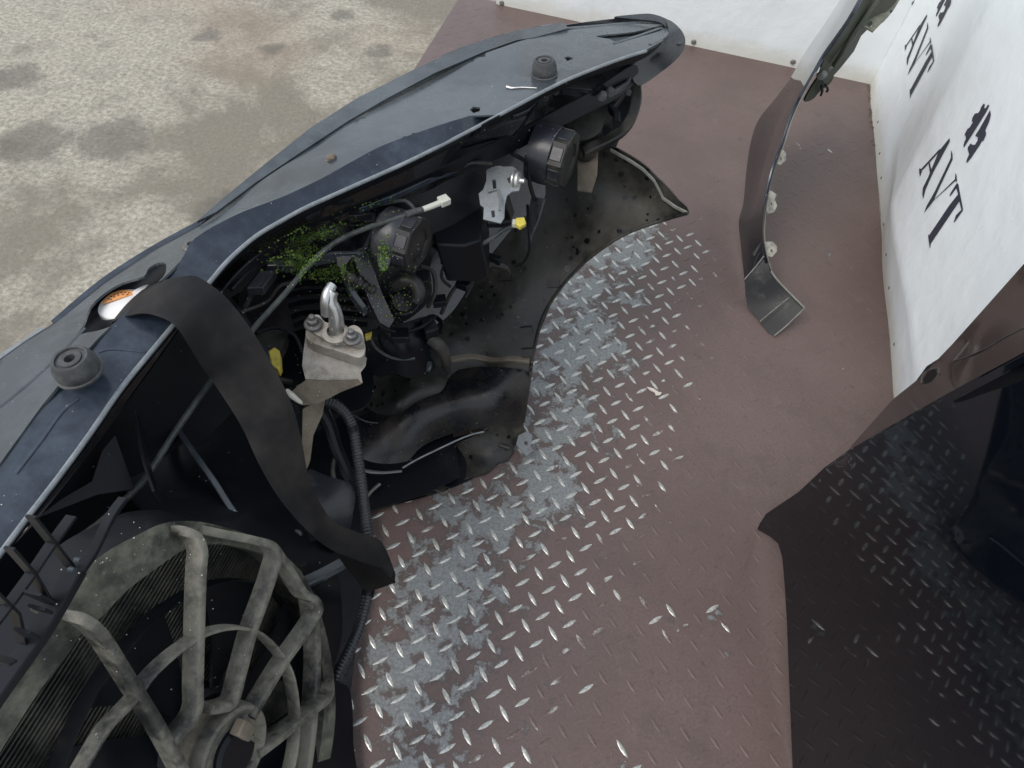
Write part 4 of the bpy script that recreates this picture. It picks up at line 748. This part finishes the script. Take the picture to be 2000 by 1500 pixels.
# ---- moss and dirt flecks on the headlight back
bpy.context.view_layer.update(); dgr = bpy.context.evaluated_depsgraph_get()
def hit(x, y):
    d = nrm(ray(x, y)); r = sc.ray_cast(dgr, Vector(CAMP), Vector(d))
    if not r[0]: return None, None, None
    return np.array(r[1]), np.array(r[2]), r[4].name
mb = MB(); mb2 = MB()
cl = [((605, 462), 40, 10, 500), ((590, 500), 26, 16, 520), ((580, 445), 22, 8, 90), ((560, 505), 30, 20, 240), ((640, 530), 36, 9, 420), ((655, 540), 26, 8, 200), ((665, 440), 50, 14, 120), ((750, 505), 9, 28, 220), ((700, 505), 30, 20, 70), ((780, 590), 30, 26, 90), ((720, 400), 40, 8, 50), ((590, 520), 12, 10, 160), ((690, 570), 45, 28, 90), ((520, 470), 16, 12, 50)]
for (cx, cy), sx, sy, k in cl:
    for _ in range(int(k*.7)):
        u, v = random.gauss(0, .7), random.gauss(0, .7); x, y = cx+u*sx, cy+v*sy-.25*u*sx
        c, nn_, nm = hit(x, y)
        if c is None or nm.startswith(('carrier', 'rolled', 'hem', 'deck', 'ground', 'coolant', 'flange', 'pipe')): continue
        r = random.uniform(.0006, .0019)*(1 if random.random() < .93 else 1.5)
        (mb if random.random() < .6 else mb2).lathe(c+nn_*r*.2, rng.normal(size=3), [(0, -r), (r, -r*.3), (r*.8, r*.5), (0, r*.8)], 5)
mo = mb.build('moss', M['moss'], nose, smooth=False); mo['kind'] = 'stuff'
mo = mb2.build('moss', dusty('dark_moss', (.03, .075, .008), .6, (.07, .11, .02), .5, 90, bumps=0), nose, smooth=False); mo['kind'] = 'stuff'
mb = MB()
for (cx, cy), sx, sy, k in [((700, 560), 150, 90, 160), ((450, 650), 80, 60, 30), ((900, 600), 130, 100, 60), ((600, 700), 200, 150, 60), ((300, 1150), 250, 200, 90), ((850, 850), 120, 80, 40), ((1000, 250), 150, 80, 40)]:
    for _ in range(k):
        x, y = cx+random.gauss(0, 1)*sx*.5, cy+random.gauss(0, 1)*sy*.5; c, nn_, nm = hit(x, y); r = random.uniform(.0004, .0011)
        if c is None or nm.startswith(('deck', 'ground', 'raised_tr')): continue
        mb.lathe(c+nn_*r*.3, rng.normal(size=3), [(0, -r), (r, 0), (0, r)], 4)
mo = mb.build('grit', M['cream'], nose, smooth=False); mo['kind'] = 'stuff'

# ------------------------------------------------------------------ strap over the section
st_l = [(205, 640, .70), (225, 626, .755), (252, 616, .790), (285, 612, .7985), (325, 624, .801), (350, 645, .795), (370, 676, .775), (400, 725, .735), (420, 752, .71), (470, 830, .665), (505, 905, .625), (540, 965, .585), (575, 1010, .55), (615, 1050, .515), (650, 1075, .48), (700, 1095, .44), (740, 1110, .41), (760, 1124, .395), (771, 1140, .385)]
st_r = [(262, 575, .70), (290, 560, .755), (325, 546, .790), (355, 540, .799), (385, 540, .801), (425, 566, .797), (450, 590, .785), (480, 628, .765), (505, 665, .745), (535, 718, .71), (558, 762, .68), (575, 805, .65), (590, 865, .61), (605, 940, .56), (630, 990, .52), (655, 1020, .49), (700, 1040, .45), (745, 1058, .41), (773, 1122, .385)]
n = 90; Lw = resample(crom([W(*p) for p in st_l], 6), n); Rw = resample(crom([W(*p) for p in st_r], 6), n)
rows = [[a*(1-t)+b_*t+np.array([0, 0, .003*math.sin(math.pi*t)+(.0005 if q % 2 else 0)]) for q, t in enumerate(np.linspace(0, 1, 31))] for a, b_ in zip(Lw, Rw)]
o = MB().grid(rows).build('lashing_strap', M['strap'], None, thick=.0025, angle=70)
# folded tail
tail = MB().patch([(650, 1074), (700, 1094), (740, 1108), (772, 1138), (745, 1148), (716, 1156), (700, 1140)], hz([(650, 1074, .465), (772, 1138, .384), (716, 1156, .345), (700, 1095, .425)]), step=8, smooth=False).build('strap_tail', M['strap'], o, thick=.0025)
tag(o, 'wide black webbing strap draped over the top rail of the car front section', 'strap')
# ------------------------------------------------------------------ fender leaning in the corner
fz = TPS([(1505, 657, .0), (1455, 600, .03), (1445, 430, .13), (1460, 290, .27), (1500, 215, .36), (1545, 150, .45), (1600, 60, .57), (1650, -10, .68), (1700, -80, .76),
          (1572, 602, .05), (1530, 560, .06), (1500, 515, .11), (1490, 450, .17), (1497, 380, .24), (1515, 310, .31), (1535, 250, .38), (1560, 190, .45), (1600, 125, .54), (1645, 60, .63), (1690, -20, .72), (1475, 400, .19), (1500, 270, .33)])
def fp(x, y, up=0): return W(x, y, fz(x, y)+up)
fen = thing('car_fender', W(1510, 655, 0), 'narrow curved black fender with bolt tabs, standing in front of the white corner', 'fender')
lip = [(1700, -40), (1668, 20), (1640, 62), (1612, 102), (1590, 140), (1562, 190), (1542, 235), (1528, 280), (1512, 320), (1502, 355), (1495, 390), (1490, 430), (1490, 470), (1496, 505), (1504, 530)]
r1 = [(1668, -60, .55), (1640, 0, .48), (1612, 44, .42), (1575, 98, .34), (1545, 150, .28), (1518, 188, .23), (1484, 230, .17), (1468, 270, .13), (1458, 330, .085), (1452, 395, .055), (1443, 432, .045), (1446, 470, .035), (1450, 510, .025), (1454, 546, .02)]
r2 = [(1680, -60, .66), (1652, 4, .60), (1624, 52, .54), (1588, 108, .46), (1562, 156, .40), (1538, 200, .34), (1514, 248, .28), (1500, 290, .235), (1484, 345, .175), (1472, 395, .13), (1460, 434, .10), (1460, 468, .085), (1462, 504, .065), (1466, 534, .055)]
r4 = [(1702, -60, .735), (1676, 10, .69), (1650, 52, .64), (1614, 104, .57), (1590, 142, .51), (1566, 186, .46), (1543, 236, .40), (1526, 285, .35), (1508, 342, .29), (1497, 388, .24), (1491, 428, .20), (1490, 465, .165), (1494, 490, .14), (1500, 512, .12)]
K = [np.array([W(*q) for q in crom(r, 5)]) for r in (r1, r2, r4)]
nrow = min(len(k) for k in K); K = [k[:nrow] for k in K]
rows = [K[0], K[0]*.5+K[1]*.5, K[1]]+[K[1]*(1-t)+K[2]*t+np.array([0, 0, .010])*4*t*(1-t)*.6 for t in (.15, .35, .55, .75, .9)]+[K[2]]
skin = MB().grid([list(r) for r in rows]).build('fender_skin', M['paint'], fen, thick=.0015, angle=25)
MB().bar([fp(x, y, .002) for x, y in lip], 0, .0045, .010, (-.3, -.3, .9)).build('arch_lip', M['gloss'], fen)
MB().tube([fp(x+4, y+1, .002) for x, y in lip[4:]], .0016, 6).build('sealant_bead', M['seal'], fen)
# lower tail of the fender: kinked dirty end
MB().patch([(1454, 548), (1494, 497), (1500, 512), (1504, 532), (1520, 550), (1545, 575), (1572, 602), (1560, 612), (1535, 636), (1512, 656), (1500, 650), (1480, 622), (1460, 598)], hz([(1454, 548, .065), (1494, 497, .125), (1504, 532, .10), (1572, 602, .07), (1512, 656, .004), (1460, 598, .02), (1510, 590, .045)]), step=7, smooth=False).build('fender_tail', dusty('tail_paint', (.005, .006, .008), .42, (.16, .165, .14), .3, 24, spec=.25, drough=.8, bumps=.3), fen, thick=.002)
MB().tube([W(x, y, z) for x, y, z in [(1454, 546, .072), (1475, 522, .10), (1492, 500, .128)]], .0018, 6).build('sealant_bead', M['seal'], fen)
MB().tube([W(x, y, z) for x, y, z in [(1484, 628, .028), (1510, 606, .05), (1540, 582, .078)]], .0012, 6).build('sealant_bead', M['seal'], fen)
MB().tube([W(x, y, z) for x, y, z in [(1506, 530, .103), (1520, 549, .095), (1545, 575, .088), (1571, 601, .075)]], .0028, 6).build('sealant_bead', M['seal'], fen)
MB().tube([W(x, y, z) for x, y, z in [(1512, 656, .008), (1535, 637, .03), (1560, 613, .06), (1571, 602, .075)]], .002, 6).build('sealant_bead', M['seal'], fen)
for P in ([(1517, 300), (1528, 292), (1534, 300), (1533, 314), (1524, 322), (1515, 318)], [(1496, 380), (1505, 372), (1516, 380), (1512, 390), (1517, 402), (1512, 414), (1500, 418), (1495, 405)], [(1494, 472), (1508, 472), (1518, 482), (1517, 492), (1508, 502), (1499, 500)]):
    cx = sum(p[0] for p in P)/len(P); cy = sum(p[1] for p in P)/len(P)
    MB().patch(P, lambda x, y: fp(x, y, .003), holes=[[(cx-3, cy+1), (cx+1, cy), (cx+2, cy+5), (cx-2, cy+6)]], step=5, smooth=False).build('bolt_tab', dusty('tab_primer', (.12, .13, .13), .5, (.38, .37, .31), .6, 50), fen, thick=.003)
# inner flange at the top with a tab, foam pad and clip
ig = TPS([(1700, -60, .70), (1640, 75, .60), (1600, 140, .50), (1630, 175, .42), (1690, 100, .50), (1760, 0, .62), (1800, -60, .68)])
MB().patch([(1700, -50), (1672, 20), (1640, 72), (1612, 112), (1600, 140), (1612, 165), (1640, 135), (1668, 100), (1682, 70), (1712, 40), (1745, 10), (1790, -50)], lambda x, y: W(x, y, ig(x, y)), step=10, smooth=False).build('inner_flange', M['green'], fen, thick=.002)
MB().bar([W(x, y, ig(x, y)+.01) for x, y in [(1740, -40), (1700, 20), (1660, 78), (1630, 122)]], 0, .006, .012, (0, 0, 1)).build('inner_flange', M['green'], fen)
MB().patch([(1680, 48), (1692, 30), (1720, 12), (1752, -30), (1775, -30), (1745, 20), (1705, 62)], lambda x, y: W(x, y, ig(1700, 50)+.02), holes=[[(1694, 44), (1699, 40), (1704, 43), (1703, 50), (1698, 53), (1694, 50)]], step=8, smooth=False).build('flange_tab', dusty('tab_primer_dark', (.10, .11, .085), .5, (.28, .28, .22), .5, 50), fen, thick=.003)
MB().lathe(W(1616, 128, .50), (.4, -.4, .8), [(0, .014), (.014, .012), (.018, 0), (.016, -.012), (0, -.014)], 7).build('foam_pad', M['foam'], fen, bevel=.002)
MB().lathe(W(1606, 146, .49), (.4, -.4, .8), [(0, .012), (.010, .010), (.013, 0), (.011, -.012), (0, -.014)], 6).build('foam_pad', M['foam'], fen, bevel=.002)
MB().patch([(1572, 195), (1592, 160), (1612, 142), (1628, 146), (1622, 162), (1600, 180), (1590, 192), (1578, 198)], hz([(1572, 195, .39), (1612, 142, .47), (1628, 150, .45)]), step=7).build('liner_clip', M['green'], fen, thick=.006)
for a in ([(1604, 168, .44), (1606, 178, .42), (1603, 186, .40)], [(1612, 166, .44), (1617, 174, .42), (1614, 180, .41)]): MB().tube([W(*p) for p in a], .0035, 6).build('liner_clip', M['plastic'], fen)

# ------------------------------------------------------------------ big glossy panel at the lower right
e0 = W(1482, 1036, .004); e1 = W(1545, 1500, .004); el = nrm(e1-e0); TL = math.radians(7)
pn = nrm(np.cross(el, [0, 0, 1])); pn = -pn if pn[0] > 0 else pn; PN = nrm(pn*math.cos(TL)+np.array([0, 0, 1])*math.sin(TL))
pan = thing('body_panel', e0*.5+e1*.5, 'large glossy black body panel on its edge at lower right, mirroring the floor plate', 'car panel')
crv = TPS([(1480, 1035, 0), (1545, 1500, 0), (1700, 870, .0), (2000, 690, .0), (1850, 1050, .012), (1750, 1400, .012), (2100, 1500, .01), (2100, 900, .01)])
def pm(x, y, d=0): return onplane(x, y, e0+PN*(crv(x, y)+d), PN)
MB().patch([(1479, 1034), (1484, 1022), (1496, 1005), (1520, 990), (1560, 962), (1610, 914), (1657, 881), (1719, 845), (1780, 808), (1851, 770), (1920, 733), (2000, 690), (2180, 596), (2180, 1640), (1552, 1640), (1548, 1500), (1544, 1400), (1540, 1300), (1537, 1220), (1533, 1150), (1528, 1090), (1520, 1062), (1504, 1048)], pm, holes=[[(1862, 783), (1900, 762), (1960, 730), (2000, 708), (2170, 616), (2170, 672), (2000, 742), (1930, 766), (1880, 784)]], step=26, smooth=False).build('panel_skin', M['paint'], pan, thick=.0012, angle=60)
MB().bar([pm(x, y, .0008) for x, y in [(1480, 1034), (1496, 1005), (1560, 962), (1610, 914+1), (1657, 881), (1719, 845), (1851, 770), (2000, 690), (2180, 596)]], 0, .0022, .006, PN, smooth=False).build('panel_hem', M['paint'], pan)
# folded flange beyond the upper edge, with a slot and sealant lines
fo = TPS([(1690, 880, 0), (2000, 695, 0), (1800, 735, -.06), (2000, 512, -.13), (1745, 778, -.05), (1900, 700, -.06), (2180, 350, -.17), (2180, 620, 0)])
def fm(x, y, d=0): return onplane(x, y, e0+PN*(fo(x, y)-.004+d), PN)
MB().patch([(1650, 886), (1672, 860), (1700, 829), (1722, 804), (1745, 779), (1800, 735), (1860, 672), (1920, 605), (2000, 515), (2180, 320), (2180, 598), (2000, 692), (1920, 736), (1851, 773), (1780, 811), (1719, 848)], fm, holes=[[(1803, 742), (1812, 728), (1826, 722), (1830, 732), (1818, 746), (1806, 750)]], step=13, smooth=False).build('panel_flange', dusty('flange_reflection_brown', (.022, .014, .011), .08, (.05, .035, .028), .4, 9, bumps=0, coat=1, drough=.25), pan, thick=.0012)  # brown base puts the floor's reflection into the flange colour
MB().patch([(1845, 800), (1880, 765), (2000, 695), (2180, 600), (2180, 720), (2000, 770)], lambda x, y: pm(x, y, -.03), step=20, smooth=False).build('black_backing', M['plastic'], pan, thick=.002)  # black backing added so the slot looks like a dark interior
MB().patch([(1770, 770), (1810, 715), (1850, 690), (1860, 730), (1820, 770)], lambda x, y: fm(x, y, -.02), step=20, smooth=False).build('black_backing', M['plastic'], pan, thick=.002)  # another added black backing, keeps the flange hole dark
MB().tube([fm(x, y, .001) for x, y in [(1862, 705), (1880, 684), (1892, 668)]], .0015, 6).build('sealant_bead', M['gum'], pan)
MB().tube([fm(x, y, .001) for x, y in [(1862, 704), (1885, 698), (1930, 678), (1960, 660), (2000, 640)]], .0015, 6).build('sealant_bead', M['gum'], pan)
MB().tube([fm(x, y, .001) for x, y in [(1800, 748), (1802, 732), (1816, 722), (1832, 720), (1834, 730)]], .0016, 6).build('sealant_bead', M['gum'], pan)
# small debris on the floor
P = [(1263, 755), (1276, 758), (1286, 765), (1293, 766), (1290, 771), (1281, 772), (1279, 766), (1270, 762)]
tag(MB().prism([W(x, y, .004) for x, y in P], (0, 0, -.003)).build('paint_chip', M['chip'], smooth=False, bevel=.0005), 'small pale curled chip lying on the painted deck', 'debris')
pts = [(1474, 1045), (1468, 1070), (1460, 1100), (1456, 1115), (1445, 1132), (1436, 1142), (1432, 1155)]
tag(MB().tube([W(x, y, .002) for x, y in pts], .0003, 5).build('thread', M['rust']), 'thin pale thread curling on the deck beside the big black panel', 'thread')
for o in bpy.data.objects:
    if '_o' in o: del o['_o']
